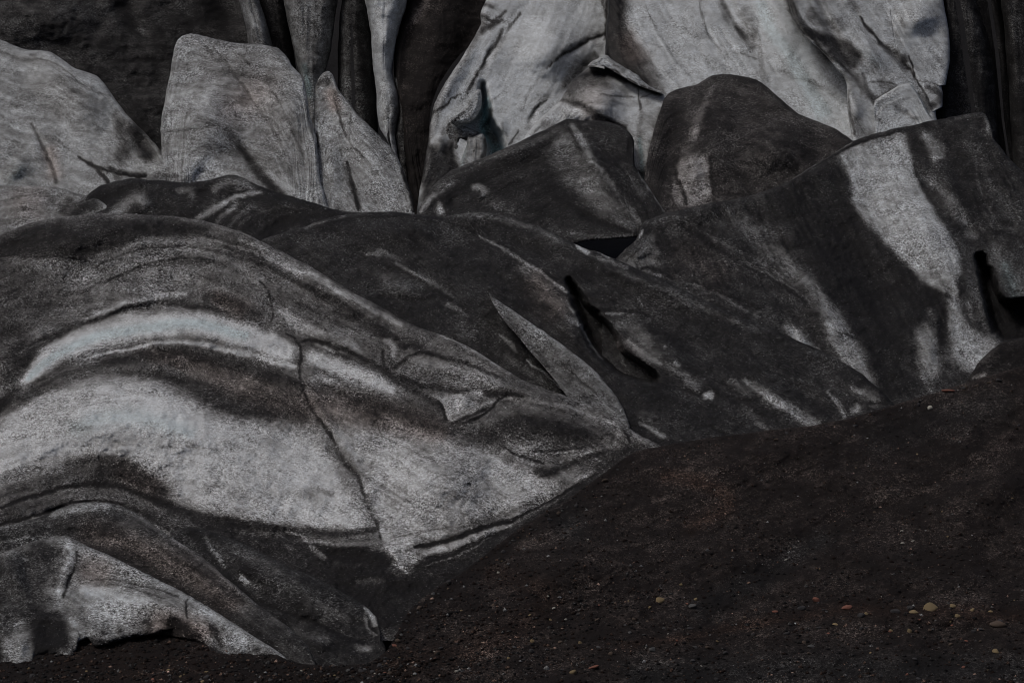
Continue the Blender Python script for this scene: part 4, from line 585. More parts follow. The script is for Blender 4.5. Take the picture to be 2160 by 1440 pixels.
# ------------------------------------------------------------------ the great banded fold
make('fold', 'ice_ridge', 'huge banded ice fold with curving white and black stripes, filling the lower left', 'ice ridge',
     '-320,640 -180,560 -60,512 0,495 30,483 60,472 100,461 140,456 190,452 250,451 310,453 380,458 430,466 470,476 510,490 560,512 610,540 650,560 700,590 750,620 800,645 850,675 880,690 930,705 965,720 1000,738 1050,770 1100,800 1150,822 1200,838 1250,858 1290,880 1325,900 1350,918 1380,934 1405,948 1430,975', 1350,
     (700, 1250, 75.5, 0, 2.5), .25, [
     p(.30, .9, 26, '200,560 260,522 340,505 430,510 510,535 560,580 578,650 520,625 440,606 350,612 250,635 170,680 70,745 40,740 90,680 130,610'),
     # crown
     p(.115, .96, 9, '-320,660 -180,575 0,505 60,480 140,464 250,460 330,466 400,470 440,476 430,490 380,494 330,498 290,510 240,528 190,548 150,546 100,540 50,542 0,540 -100,600 -320,760'), b(.21, .7, 1, '150,458,5 250,454,5 350,458,6 440,470,7'), b(.075, .7, 1, '130,525,10 150,530,10'), b(.07, .8, .9, '0,541,1.5 50,542,1.5 100,540,1.5 150,546,1.5 185,549,1.5'), b(0.336, .6, .9, '385,462,3 420,466,2'),
     b(.17, .85, 1, '-50,640,60 30,620,60 80,660,50 120,610,40'), b(.13, .8, 1, '-50,700,50 20,680,40 60,720,24 20,760,24'), b(.15, .7, 1, '0,590,30 60,590,30'),
     b(.13, .7, .9, '300,498,4 360,490,7 430,494,8 500,520,10 560,550,12'), b(0.302, .8, 1, '200,545,8 260,520,9 330,505,9 400,507,9 470,520,10'), b(0.37, .7, .9, '260,522,3 310,512,3.5 370,512,3.5 420,524,3.5 460,540,3'), b(0.291, .7, 1, '200,580,20 300,540,18 380,530,16'),  # light on the crest and its arcs painted pale
     b(.07, .9, .85, '225,595,2 250,582,2 275,573,2.4 300,562,2.4'), b(.09, .8, .85, '300,560,2 340,549,2.4 380,543,3 430,545,3 462,556,3'), b(.17, .8, 1, '240,590,6 300,566,8 380,550,9 440,552,9 480,562,6'), b(0.269, .7, 1, '300,600,30 400,600,30 460,620,20'), b(.16, .6, .9, '130,625,2 180,612,2 230,590,2'), b(.2, .6, 1, '120,650,20 200,620,20'),
     b(.13, .8, .9, '470,520,3 540,548,4 600,580,4 660,615,4 720,650,4'), b(.15, .7, .9, '200,565,2 270,532,3 350,517,3 430,522,3 500,545,3'), b(.36, .7, .9, '300,532,2 360,526,3 430,532,3 480,550,3 520,572,3'), b(.36, .7, .9, '420,500,3 500,520,4 570,548,4 640,580,4'),
     b(.34, .7, 1, '200,640,5 260,615,7 330,598,8 400,592,8 450,600,6'), b(.12, .8, 1, '-20,775,14 40,742,9 90,715,6 140,690,5'), b(.30, .7, .9, '60,765,3 120,728,4 180,700,4'),
     # first pale sliver
     b(0.47, .95, .9, '150,698,5 180,678,9 215,660,11 255,645,11 300,632,9 350,622,7 400,618,4'), b(0.325, .7, 1, '270,625,14 350,612,14'), b(.15, .95, .9, '20,770,8 60,742,9 110,712,9 160,690,8 210,672,8 260,652,7 310,640,8 370,638,8 430,648,10 480,665,10 520,688,9 570,710,8 610,728,6'),
     b(.13, .85, 1, '420,625,12 470,630,18 520,650,24 550,680,20'), b(.2, .7, 1, '480,600,16 540,640,16'), b(0.302, .7, .9, '30,750,2 60,735,3 95,722,3'), b(.1, .8, 1, '0,800,20 40,770,14 80,740,9'), b(0.314, .7, 1, '220,680,8 300,654,9 400,652,7'),
     # white crescent
     b(.56, .98, .6, '40,812,5 60,792,12 90,765,22 130,735,26 180,714,28 240,700,30 300,690,32 360,682,30 420,682,28 480,695,28 540,715,28 590,735,26 632,752,16'), b(.60, .6, 1, '150,730,18 260,700,18 380,680,16 460,690,16'),
     b(.57, .9, .9, '180,757,2.5 230,742,3.5 280,735,4 330,722,6 390,724,8 450,732,9 500,742,9 545,752,7 580,765,7 630,775,7'), b(.2, .7, .9, '60,815,2 100,790,2.4 150,768,2.4 200,752,2'),
     b(.15, .98, .85, '30,850,6 70,822,8 110,802,9 160,783,9 220,768,9 290,752,13 350,742,17 400,750,20 450,762,20 500,772,18 550,786,18 600,805,18 640,815,16'), b(.235, .9, .9, '20,862,9 60,835,10 100,815,10 160,790,10 220,775,9'), b(.075, .9, 1, '-40,900,20 0,860,18 20,835,16 40,812,10'), b(0.336, .6, 1, '370,755,7 400,760,8'),
     b(.15, .98, .95, '0,885,6 40,850,7 80,828,8 120,812,8 170,795,8 230,786,9 290,788,12 340,800,18 390,815,26 440,830,34 500,845,36 560,855,36 620,860,34 660,875,26'), b(0.269, .85, 1, '400,782,14 460,800,18 520,815,16'), b(.10, .7, 1, '440,850,14 520,870,14 590,872,12'), b(.20, .6, 1, '560,800,12 620,835,10'),
     # belly
     p(.085, .97, 22, '420,1110 480,1118 560,1135 640,1140 720,1150 800,1160 850,1200 900,1180 1000,1140 1090,1098 1180,1050 1260,1000 1330,935 1380,960 1340,1010 1100,1180 900,1330 640,1330 500,1230'),  # contact shade below the belly painted dark
     p(.54, .98, 20, '-320,1040 -60,930 -10,900 30,866 70,845 120,824 170,808 220,799 270,797 320,806 360,822 400,846 440,868 490,886 550,896 620,900 660,912 690,945 715,985 735,1015 752,1050 768,1080 780,1105 760,1118 700,1120 640,1112 580,1105 530,1090 470,1078 420,1070 380,1050 345,1010 320,985 280,968 230,962 180,965 130,968 80,985 20,1010 -60,1050 -320,1180'),
     b(.60, .8, 1, '160,890,40 250,850,30 330,865,40 400,905,30 450,930,20'), b(.62, .7, 1, '300,840,24 350,880,24'), b(0.47, .7, 1, '60,870,30 130,845,20 200,822,16'), b(.55, .7, 1, '40,935,34 80,940,24 130,920,24'), b(.44, .6, 1, '200,910,20 120,890,20 180,900,16'), b(0.47, .6, 1, '240,930,10 330,932,12 420,940,12'), b(0.448, .8, .9, '-40,923,2 30,921,1.6 90,922,1.6 130,925,1.4'), b(0.448, .8, .9, '200,930,2 280,937,3 360,940,4 440,948,3 500,953,2'), b(0.448, .7, 1, '500,905,26 570,920,30 620,950,24'), b(0.482, .6, 1, '340,970,16 420,990,20 480,1010,18'),
     b(.53, .7, 1, '480,990,12 530,995,14 590,990,16 640,995,12'), b(.52, .6, 1, '560,1040,16 640,1060,20 700,1050,16'), b(0.437, .6, 1, '420,1020,24 500,1040,22 680,1045,12'), b(0.314, .7, 1, '660,1030,8 690,1040,12 710,1045,8'),
     b(.50, .9, .9, '150,962,3 170,944,6 200,938,7 240,940,6 270,948,5 310,958,4'), b(0.336, .8, 1, '-40,1020,20 40,1000,18 100,990,18 160,975,14'), b(.20, .9, 1, '130,985,14 200,970,14 260,972,12 300,985,14'), b(.13, .95, .9, '200,990,20 250,985,18 290,1000,20 320,1020,16 360,1050,14'), b(.10, .85, 1, '180,1005,10 260,1000,12 310,1025,12'), b(0.336, .6, 1, '0,1010,12 80,1010,14'), b(.2, .9, 1, '40,1030,12 120,1008,14 200,1000,10'),
     # below belly left
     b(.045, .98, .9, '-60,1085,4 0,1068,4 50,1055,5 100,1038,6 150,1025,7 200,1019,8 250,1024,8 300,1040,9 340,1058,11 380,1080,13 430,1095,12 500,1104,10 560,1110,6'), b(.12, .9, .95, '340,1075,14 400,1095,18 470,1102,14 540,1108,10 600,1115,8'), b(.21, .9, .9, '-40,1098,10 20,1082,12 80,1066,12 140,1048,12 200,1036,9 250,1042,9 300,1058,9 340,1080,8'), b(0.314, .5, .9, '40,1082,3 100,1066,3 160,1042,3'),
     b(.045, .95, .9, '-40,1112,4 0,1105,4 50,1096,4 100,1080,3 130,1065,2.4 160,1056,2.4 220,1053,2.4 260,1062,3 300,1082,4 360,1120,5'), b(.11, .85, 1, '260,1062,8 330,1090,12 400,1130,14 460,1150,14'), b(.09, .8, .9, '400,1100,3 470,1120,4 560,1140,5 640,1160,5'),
     # right continuation
     b(.55, .98, .8, '640,752,12 670,758,20 710,772,22 760,792,20 800,810,16 840,828,10'), b(0.403, .8, 1, '650,790,14 720,810,14 790,822,14'), b(.53, .6, 1, '655,760,14 740,775,10'),
     b(.17, .95, 1, '660,815,12 720,830,22 790,850,26 860,870,30 930,895,28 980,920,22 1040,935,16 1090,945,10'), b(.22, .6, 1, '740,860,16 830,880,14'), b(0.314, .7, 1, '690,860,16 760,880,14'), b(.12, .7, 1, '720,835,8 800,856,10 900,890,10 960,915,10'),
     p(.46, .95, 30, '690,905 730,895 800,912 880,925 950,942 1020,948 1060,955 1100,970 1140,985 1180,1000 1190,1020 1150,1050 1110,1075 1060,1098 1000,1112 940,1130 890,1150 860,1180 845,1195 830,1170 805,1150 800,1120 775,1060 750,1000 720,950'),
     b(0.414, .8, 1, '800,925,20 880,940,24 960,960,24 1040,970,16'), b(.50, .7, 1, '800,990,20 860,1020,24 920,1040,24'), b(.49, .8, 1, '790,1050,14 815,1090,16 820,1130,16 835,1160,10'), b(.48, .7, 1, '1010,1010,24 1060,1020,24 1120,1010,20'), b(0.448, .5, 1, '880,1080,30 960,1090,24'), b(0.426, .7, 1, '1100,1040,16 1150,1020,16'), b(.50, .8, .9, '712,905,6 730,930,8 745,955,8 760,985,8'),
     # the long crack
     b(.09, .9, .85, '545,590,1 563,605,1.6 572,630,2 574,660,2 570,680,1.6'), b(.10, .9, .85, '600,700,1.4 618,712,1.8 632,728,2.6 637,748,3 634,775,3 636,800,3 640,820,3.6 652,850,4 664,870,4.6 678,893,5 695,915,5 708,940,4.6'), b(.12, .9, .85, '708,940,5 720,965,6 735,985,7 752,1000,6 758,1020,3.6 768,1045,4 777,1070,4 788,1092,4.4 800,1115,4 802,1140,3'), b(0.28, .6, 1, '700,930,10 725,975,12 760,1000,8'), b(0.336, .7, 1, '770,1045,7 788,1095,8'),
     # dark base, right
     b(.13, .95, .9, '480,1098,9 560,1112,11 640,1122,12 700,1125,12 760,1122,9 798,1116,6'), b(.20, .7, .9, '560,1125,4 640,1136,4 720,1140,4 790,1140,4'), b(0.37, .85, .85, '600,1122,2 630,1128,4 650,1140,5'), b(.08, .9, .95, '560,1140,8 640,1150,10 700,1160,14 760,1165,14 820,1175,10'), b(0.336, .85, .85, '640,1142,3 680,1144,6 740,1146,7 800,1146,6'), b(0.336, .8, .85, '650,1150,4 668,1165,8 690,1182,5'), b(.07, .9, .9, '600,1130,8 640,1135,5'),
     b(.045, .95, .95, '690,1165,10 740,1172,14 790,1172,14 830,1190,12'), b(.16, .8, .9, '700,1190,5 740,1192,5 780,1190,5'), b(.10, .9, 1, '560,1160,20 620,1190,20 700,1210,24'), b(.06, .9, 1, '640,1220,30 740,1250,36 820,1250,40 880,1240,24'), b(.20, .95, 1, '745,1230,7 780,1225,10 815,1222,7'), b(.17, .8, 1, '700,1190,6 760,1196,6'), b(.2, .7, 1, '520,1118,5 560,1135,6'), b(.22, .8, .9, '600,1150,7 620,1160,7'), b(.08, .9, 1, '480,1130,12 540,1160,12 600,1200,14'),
     b(.46, .95, .85, '805,1110,7 812,1135,9 822,1155,8 836,1172,5 848,1192,4 861,1210,2'), b(.44, .8, .9, '845,1180,7 880,1165,7'),
     b(.055, .97, .85, '870,1155,5 910,1150,7 950,1140,7 1000,1120,8 1050,1102,8 1095,1092,5'), b(0.426, .95, .8, '850,1188,7 880,1178,7 920,1160,7 960,1148,7 1000,1132,7 1040,1118,6 1080,1104,3'), b(.06, .95, .9, '870,1200,8 920,1180,8 970,1162,8 1030,1138,8 1080,1112,5'), b(0.291, .8, .85, '895,1195,1.6 950,1178,1.6 990,1158,1.8 1040,1130,1.6'), b(.11, .9, .9, '900,1215,9 960,1190,10 1020,1160,10 1080,1120,9 1150,1080,9 1220,1030,9 1280,985,9 1330,940,9'), b(.045, .9, .9, '925,1238,4 960,1210,4 1010,1185,4 1060,1150,4 1110,1110,4 1180,1066,3'), b(.05, .95, .9, '930,1212,5 960,1200,6'),
     b(0.28, .8, .9, '850,1128,1.4 900,1120,1.6 960,1110,1.4'), b(0.314, .7, .9, '810,1132,1.4 860,1126,1.2'), b(.22, .7, 1, '960,1115,8 1020,1100,9 1080,1080,9 1140,1050,8'),
     b(.05, .95, .85, '1090,1095,3 1140,1068,3 1190,1038,3.4 1230,1010,3'), b(0.37, .85, .85, '1190,1030,3 1215,1018,5 1245,995,5 1262,980,5 1285,965,4'), b(0.381, .9, .85, '1205,1020,5 1220,1010,6 1240,1000,4'), b(.10, .9, 1, '1130,1000,12 1180,990,12 1240,965,10 1290,950,8'), b(0.47, .9, .85, '1218,968,3 1235,956,4 1252,950,4'), b(0.291, .8, .9, '1170,972,5 1200,968,7 1230,966,6'),
     # lobe at the right
     b(0.269, .8, 1, '960,905,14 1010,898,16 1040,905,12'), b(.125, .95, .95, '1000,925,16 1080,895,30 1160,905,36 1220,920,32 1280,925,24'), b(.22, .8, 1, '1200,890,10 1260,905,12 1300,920,12'), b(0.358, .95, .85, '950,888,3 985,870,5 1020,852,5 1060,840,4 1110,840,3.4 1150,852,5 1200,862,6 1250,874,6 1300,898,5'), b(.055, .95, .85, '950,893,3 990,888,4 1030,868,3 1060,834,2.4 1100,832,2.4 1122,838,2'),
     b(0.381, .9, .85, '1068,936,4 1082,938,6 1100,945,6 1112,955,4'), b(0.336, .85, .85, '1112,957,2 1140,962,2 1180,958,1.8 1220,950,1.8 1254,950,1.6'), b(.07, .9, .85, '1062,938,2 1085,955,3 1115,968,3.4 1150,978,3'), b(.08, .9, .9, '1120,952,3 1180,952,3 1230,945,3'), b(.16, .8, 1, '1120,990,14 1160,1000,14'),
     b(0.336, .8, .9, '1330,915,6 1355,928,8 1385,942,6'), b(.06, .9, .9, '1310,902,3 1322,920,3 1332,935,3'), b(.10, .9, 1, '1310,945,12 1250,990,12'),
     # upper right flank streaks
     b(0.403, .85, .9, '500,505,4 560,530,7 620,560,8 680,590,9 740,625,9 800,658,8 850,688,5'), b(0.47, .7, .9, '690,600,5 750,635,6 800,662,5'), b(0.47, .6, .9, '540,528,6 600,560,8 640,575,6'), b(.15, .85, 1, '500,540,5 560,560,7 620,590,9 680,620,9 740,655,10 800,690,12'), b(0.269, .8, 1, '560,600,14 640,630,14 700,660,10'), b(.09, .85, .9, '645,598,3 660,612,4 668,618,3'), b(.13, .85, 1, '700,650,7 760,680,10 830,710,16 900,735,16'),
     b(.17, .8, 1, '620,640,9 690,670,9 760,705,9'), b(0.403, .85, .95, '580,650,10 605,665,14 640,688,16 680,700,14 720,712,12 752,730,9 768,752,6'), b(0.448, .7, 1, '600,655,8 620,690,10 690,705,10'), b(0.448, .85, .9, '660,728,3 700,738,4 740,748,5 770,765,4 790,770,2'), b(0.302, .8, 1, '700,690,8 750,705,8 790,715,6'),
     b(.11, .95, .9, '628,722,3 660,718,4 700,728,7 740,742,8 780,765,9 810,785,9 850,808,8 900,838,7 935,862,5'), b(.14, .9, 1, '700,738,6 780,770,8 850,805,12 900,840,12 950,880,9'), b(0.336, .7, .9, '640,700,3 680,715,2.4'),
     b(0.426, .9, .9, '808,712,4 822,720,8 832,732,8 830,755,7'), b(0.302, .85, .95, '790,725,10 800,750,10 815,772,8'), b(.07, .95, .9, '806,735,3 810,755,3.4 808,775,4 820,782,4'), b(.09, .9, .9, '838,722,7 850,730,8 862,728,5'), b(.06, .9, .9, '825,780,4 845,768,5 870,750,4 885,740,2'),  # highlight beside the pinch painted in
     b(0.37, .9, .95, '858,765,8 880,758,11 920,768,12 960,780,12 1010,792,11 1060,805,9'), b(0.448, .7, .9, '868,755,6 890,758,8'), b(0.291, .8, 1, '860,790,10 920,800,12 1000,812,12'), b(.055, .95, .9, '840,792,5 860,802,7 890,812,6 930,820,5'), b(.12, .95, .95, '880,815,8 940,822,8 1000,830,8 1060,828,7 1110,838,5'), b(0.336, .7, .9, '1000,800,6 1070,815,8 1130,840,8'),
     b(0.269, .85, 1, '900,715,6 960,735,9 1020,768,12 1080,805,9'), b(0.403, .85, .9, '905,698,2 940,710,3 985,732,3 1030,760,3 1080,790,3'), b(.11, .8, .9, '880,740,5 940,752,6 1000,775,5 1060,795,4'),
     p(.42, .95, 4, '918,832 940,838 962,832 985,826 1012,822 1022,832 1000,852 975,866 955,880 945,888 938,868 934,850'), b(.05, .95, .85, '920,845,3 934,855,4 940,875,4 943,890,3'), b(0.291, .8, .9, '985,842,5 1010,845,6 990,860,5'), b(.08, .9, .9, '960,888,3 1000,872,3 1030,858,3')],
     [b(2.2, 1, 1, '-60,540,60 130,500,60 300,490,60 460,510,50'), b(1.6, 1, 1, '60,790,26 180,720,34 330,690,36 470,700,34 620,750,30 760,795,26'), b(-1.3, 1, 1, '0,800,14 110,712,14 210,672,14 330,642,14 440,655,16 560,705,14'), b(.9, 1, 1, '160,690,10 255,645,14 370,622,10'),
      b(-1.0, 1, 1, '40,850,12 200,785,14 330,795,18 450,840,26 620,865,26'), b(3.4, 1, 1, '-80,960,70 120,890,80 300,880,90 480,960,90 640,1020,90'), b(3.0, 1, 1, '800,1000,90 950,1020,90 1060,1030,70'), b(-2.2, 1, 1, '-60,1085,12 100,1038,16 220,1018,18 340,1056,24 450,1100,24 600,1125,20 780,1130,16'),
      b(1.2, 1, 1, '-40,1092,14 80,1066,14 200,1036,12 300,1060,12'), b(-1.0, 1, 1, '-40,1112,6 100,1080,6 220,1054,6 300,1084,8 400,1135,12'), b(-.9, 1, .9, '545,590,3 572,640,4 570,680,3'),
      b(-1.1, 1, .8, '600,700,3 632,728,5 636,790,6 652,850,7 695,915,8 735,985,9 758,1010,6 777,1070,6 800,1115,6 803,1150,5'), b(.5, 1, 1, '655,760,12 652,810,10 680,870,10 720,930,12 775,1010,12 800,1070,12'),
      b(1.4, 1, 1, '600,560,30 720,620,30 840,690,26'), b(-.5, 1, 1, '520,555,12 680,625,12 800,690,14'), b(1.0, 1, 1, '600,665,20 700,705,20 765,745,12'), b(-1.1, 1, 1, '640,716,6 740,744,10 820,790,12 900,840,12 945,880,9'), b(-1.4, 1, .9, '808,735,6 808,775,7 840,772,8'), b(1.2, 1, 1, '870,762,16 960,785,18 1060,812,18 1150,850,18 1290,895,16'),
      b(-1.3, 1, 1, '842,795,8 900,815,10 1000,832,10 1100,836,8'), b(.7, 1, 1, '960,850,14 1000,838,14'), b(-1.2, 1, .85, '936,850,5 943,890,6'), b(1.8, 1, 1, '1000,900,26 1100,880,36 1200,905,40 1290,925,26'), b(-1.3, 1, .9, '1065,940,5 1115,966,7 1180,962,5 1250,955,4'),
      b(-.9, 1, .9, '870,1158,6 1000,1122,9 1095,1094,6'), b(.6, 1, 1, '860,1188,7 960,1150,8 1080,1105,5'), b(-1.5, 1, 1, '880,1205,10 1000,1155,12 1090,1100,8 1230,1010,8'), b(.8, 1, 1, '820,1140,14 850,1190,8'), b(-1.5, 1, 1, '640,1155,12 740,1172,16 830,1190,14'), b(1.0, 1, 1, '720,1145,8 800,1146,7'), b(-.4, 1, .9, '225,595,5 340,549,6 460,556,6')],
     lump=.45, rim=14, back=9, step=2.4, flow=.05, jag=2.2, rustb=.04, warp=1.0, tint=[('B', b(.8, 1, .9, '40,812,8 90,765,24 180,714,30 300,690,32 420,680,30 540,715,26')), ('B', b(.75, 1, 1, '120,920,60 240,870,60 380,900,60 440,930,30')), ('B', b(.4, 1, 1, '560,1000,60 700,770,30')), ('R', b(.22, 1, .9, '300,745,20 420,770,30 560,840,50 800,870,50 960,920,30')), ('R', b(.22, 1, 1, '230,985,30 350,1040,30')), ('R', b(.25, 1, 1, '440,620,20 530,660,30'))])

# ------------------------------------------------------------------ lower left bodies
make('lobe', 'ice_ridge', 'dark ice lobe at lower centre left with a small white tip at its right end', 'ice ridge',
     '360,1120 400,1110 425,1115 460,1125 500,1140 540,1160 580,1180 620,1200 660,1215 700,1235 740,1258 775,1280 795,1300 803,1325 800,1342 812,1360 820,1400', 1470, (600, 1350, 70, 0, 2.3), .135, [
     b(.055, .95, 1, '400,1115,16 425,1150,14 455,1195,13 490,1235,13 530,1268,14 570,1298,12 620,1335,10 655,1365,9'), b(0.299, .9, .9, '430,1128,4 445,1150,5 462,1175,5 480,1200,4'), b(0.253, .7, 1, '480,1150,14 540,1180,16 600,1220,20 660,1250,20'), b(0.483, .95, .8, '505,1214,4 512,1222,8 525,1232,6'), b(0.23, .8, .9, '535,1245,8 550,1260,8'), b(.08, .8, 1, '540,1240,16 580,1250,14 500,1180,12'), b(0.253, .7, 1, '640,1260,16 700,1290,20 740,1320,14'), b(.16, .6, 1, '600,1290,20 660,1330,20'),  # occlusion along the nearer ridge painted dark
     b(.045, .95, .85, '545,1268,3 580,1280,3 620,1296,3 660,1310,4 700,1328,5 735,1350,5 775,1352,4'), b(.10, .8, 1, '570,1300,14 640,1360,20 700,1380,16'), b(0.437, .95, .85, '768,1276,4 780,1290,7 792,1310,9 796,1325,8'), b(0.345, .9, .9, '770,1300,5 780,1325,6 795,1342,5'), b(.09, .9, .9, '776,1308,2 785,1325,3 798,1335,2'), b(0.31, .9, .9, '745,1358,6 765,1368,8 785,1365,6'), b(.03, .95, 1, '665,1395,12 690,1400,12'), b(0.391, .8, .8, '700,1402,1.6 725,1408,2 760,1400,1.6'), b(0.23, .6, 1, '600,1330,20 700,1350,14')],
     [b(2.0, 1, 1, '440,1140,26 560,1200,36 700,1280,36 780,1320,26'), b(-1.4, 1, .9, '548,1268,6 660,1312,7 775,1354,7'), b(1.2, 1, 1, '620,1340,30 720,1370,30'), b(.4, 1, .9, '515,1225,9'), b(-.8, 1, 1, '500,1245,10 560,1280,10')], lump=.35, rim=14, step=2.6)
make('band', 'ice_ridge', 'brown-grey ice ridge curving down behind the white-fringed ice at bottom left', 'ice ridge',
     '-320,1180 -150,1140 -60,1120 0,1110 40,1102 80,1092 110,1080 140,1066 170,1060 200,1058 230,1060 260,1068 290,1082 315,1100 345,1122 380,1145 415,1165 440,1185 470,1212 510,1245 545,1275 580,1300 620,1330 650,1362 664,1390 672,1430', 1470, (300, 1400, 66.6, 0, 2.3), .185, [
     b(0.4, .9, .9, '100,1092,5 130,1078,9 165,1070,12 200,1066,12 235,1068,8'), b(0.324, .85, .9, '240,1068,5 290,1088,6 330,1115,6 380,1148,7 430,1182,7 480,1225,6 540,1275,4'), b(0.302, .8, .9, '-40,1118,3 40,1108,4 90,1096,4'), b(.14, .8, 1, '-40,1140,14 60,1125,12 140,1115,14 200,1130,14'), b(.16, .7, 1, '180,1110,20 260,1130,16'), b(0.281, .6, 1, '260,1120,20 330,1160,24 400,1200,24'),
     b(.12, .9, 1, '160,1140,8 230,1170,12 300,1200,14 380,1240,14 450,1280,14 530,1335,14 600,1380,10'), b(0.238, .7, 1, '350,1180,20 450,1240,20 540,1300,16'), b(.16, .6, 1, '330,1150,6 440,1220,8 520,1270,6'), b(0.259, .8, .9, '-40,1150,4 40,1138,5 100,1128,4'), b(0.302, .7, .9, '620,1362,4 640,1382,5'), b(.14, .8, 1, '610,1345,8 640,1370,6')],
     [b(2.0, 1, 1, '-60,1130,20 100,1100,24 200,1085,28 320,1140,30 450,1230,30 580,1320,26')], lump=.35, rim=12, tint=[('R', b(.25, 1, 1, '150,1110,40 350,1180,60 520,1300,50'))])
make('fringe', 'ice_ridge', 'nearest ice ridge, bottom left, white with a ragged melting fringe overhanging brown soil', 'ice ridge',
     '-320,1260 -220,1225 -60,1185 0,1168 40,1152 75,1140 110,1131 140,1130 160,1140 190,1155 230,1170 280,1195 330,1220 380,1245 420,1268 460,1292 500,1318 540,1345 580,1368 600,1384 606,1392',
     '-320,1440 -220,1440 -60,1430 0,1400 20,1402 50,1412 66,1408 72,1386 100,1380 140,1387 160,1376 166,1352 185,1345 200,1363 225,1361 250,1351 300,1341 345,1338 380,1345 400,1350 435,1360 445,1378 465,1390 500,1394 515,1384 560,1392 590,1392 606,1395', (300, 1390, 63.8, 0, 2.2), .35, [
     p(.165, .95, 18, '-320,1260 -100,1200 0,1176 60,1156 110,1142 135,1160 132,1200 110,1240 95,1280 60,1320 0,1330 -100,1340 -320,1400'), b(.13, .8, 1, '60,1150,8 100,1150,12 135,1165,9'), b(.12, .8, 1, '0,1300,20 50,1290,16 100,1290,14'), b(.24, .6, .9, '20,1190,6 60,1180,5'), b(.27, .8, .9, '0,1160,2 40,1150,2.4 80,1138,3 130,1131,4'),
     b(0.336, .8, 1, '100,1220,16 115,1260,14'), b(0.47, .95, .9, '142,1140,9 150,1155,9 146,1180,8 135,1210,10 128,1240,11 122,1265,10'), b(.14, .9, .85, '160,1160,2.4 163,1178,3 158,1198,3.4 150,1218,2.6 140,1245,3 134,1262,2.4'), b(.17, .8, .9, '140,1160,3 145,1172,5'), b(.27, .8, 1, '165,1165,12 175,1200,14 170,1225,12'),
     b(0.347, .8, 1, '190,1190,24 260,1215,24 340,1250,20 400,1280,14'), b(0.448, .7, .9, '200,1165,4 300,1212,5 400,1265,5 500,1328,6'), b(.19, .8, .9, '170,1222,1.6 220,1218,1.6 280,1230,2 330,1240,2 380,1258,2'), b(.2, .7, .9, '180,1235,1.5 240,1232,1.6 300,1245,1.6 350,1262,1.5'),
     b(0.526, .95, .95, '165,1240,12 200,1245,18 240,1255,20 280,1268,18 320,1270,12'), b(0.493, .9, .95, '180,1270,20 220,1290,26 260,1300,26 270,1320,20'), b(0.47, .8, 1, '130,1290,14 150,1310,16 160,1330,14'), b(0.37, .8, 1, '300,1285,16 350,1275,16 380,1290,12'), b(.10, .95, 1, '212,1335,10 226,1335,10'), b(.14, .9, 1, '295,1310,8 315,1315,12 320,1335,10'), b(.07, .97, .95, '350,1310,12 368,1308,16 375,1325,18 360,1335,16 330,1338,10'), b(.10, .9, 1, '390,1335,12 420,1350,12'), b(.13, .95, 1, '442,1315,8 450,1330,12 462,1350,10 470,1372,5'), b(0.403, .9, .9, '430,1310,7 436,1335,7 440,1360,4'), b(0.493, .9, 1, '400,1285,12 440,1295,12 480,1320,16 510,1345,22'), b(0.504, .9, 1, '500,1340,18 520,1365,16'), b(.28, .8, 1, '550,1370,14 580,1380,10'), b(.12, .8, 1, '530,1385,6 480,1380,4'),
     b(0.426, .8, .85, '515,1388,2 545,1390,3 575,1390,4 590,1388,3'), b(.14, .9, .85, '398,1260,2 394,1275,2.4 392,1290,2.4 396,1305,2'), b(0.493, .9, .9, '402,1262,4 412,1258,6'),
     p(.075, .97, 12, '60,1318 80,1295 115,1285 140,1300 145,1330 150,1350 140,1375 100,1385 72,1384 66,1355'), b(.16, .8, 1, '100,1300,10 130,1310,8'), b(0.37, .95, .95, '58,1308,6 40,1316,10 30,1332,12 36,1352,14 50,1375,13 54,1398,9'), b(.09, .95, 1, '-20,1340,20 0,1380,18 10,1400,14'), b(.20, .8, 1, '8,1325,6 14,1345,6'), b(0.336, .9, .9, '88,1395,3 93,1402,4'), b(.27, .85, 1, '120,1370,10 150,1362,10 155,1345,8'), b(.10, .92, 1, '180,1350,14 230,1360,14 300,1343,15 380,1347,17 440,1366,12 480,1392,8'), b(.08, .95, 1, '345,1312,14 372,1318,22 400,1335,20 430,1352,10'), b(.13, .9, 1, '250,1322,9 262,1338,10'), b(.15, .85, 1, '536,1362,5 545,1388,9 580,1390,8'), b(.15, .7, 1, '250,1335,6 262,1325,4'), b(.06, .9, .9, '160,1352,4 166,1358,5')],  # shadowed hollow and shading along the dirty foot painted dark
     [b(1.8, 1, 1, '145,1140,18 138,1200,26 120,1270,26'), b(2.2, 1, 1, '220,1250,40 330,1280,40 450,1320,36 540,1370,24'), b(-.5, 1, .9, '162,1165,5 150,1225,6 136,1262,5'), b(-2.2, 1, 1, '350,1325,16 375,1325,22 330,1342,14'), b(-1.2, 1, 1, '218,1345,12'), b(-1.0, 1, 1, '455,1345,12 470,1375,8'), b(-1.4, 1, 1, '70,1330,14 110,1330,20 110,1370,16'), b(.9, 1, 1, '45,1320,16 42,1360,16 52,1400,10'), b(-.5, 1, .9, '398,1262,4 394,1305,4'), b(1.0, 1, 1, '0,1220,50 60,1200,50')],
     lump=.3, rim=12, under=24, step=2.4, bsm=1, tint=[('R', b(.3, 1, 1, '300,1320,50 400,1330,50 460,1340,20')), ('R', b(.2, 1, 1, '150,1200,40 250,1210,40')), ('B', b(.4, 1, 1, '220,1280,40 500,1350,20'))])

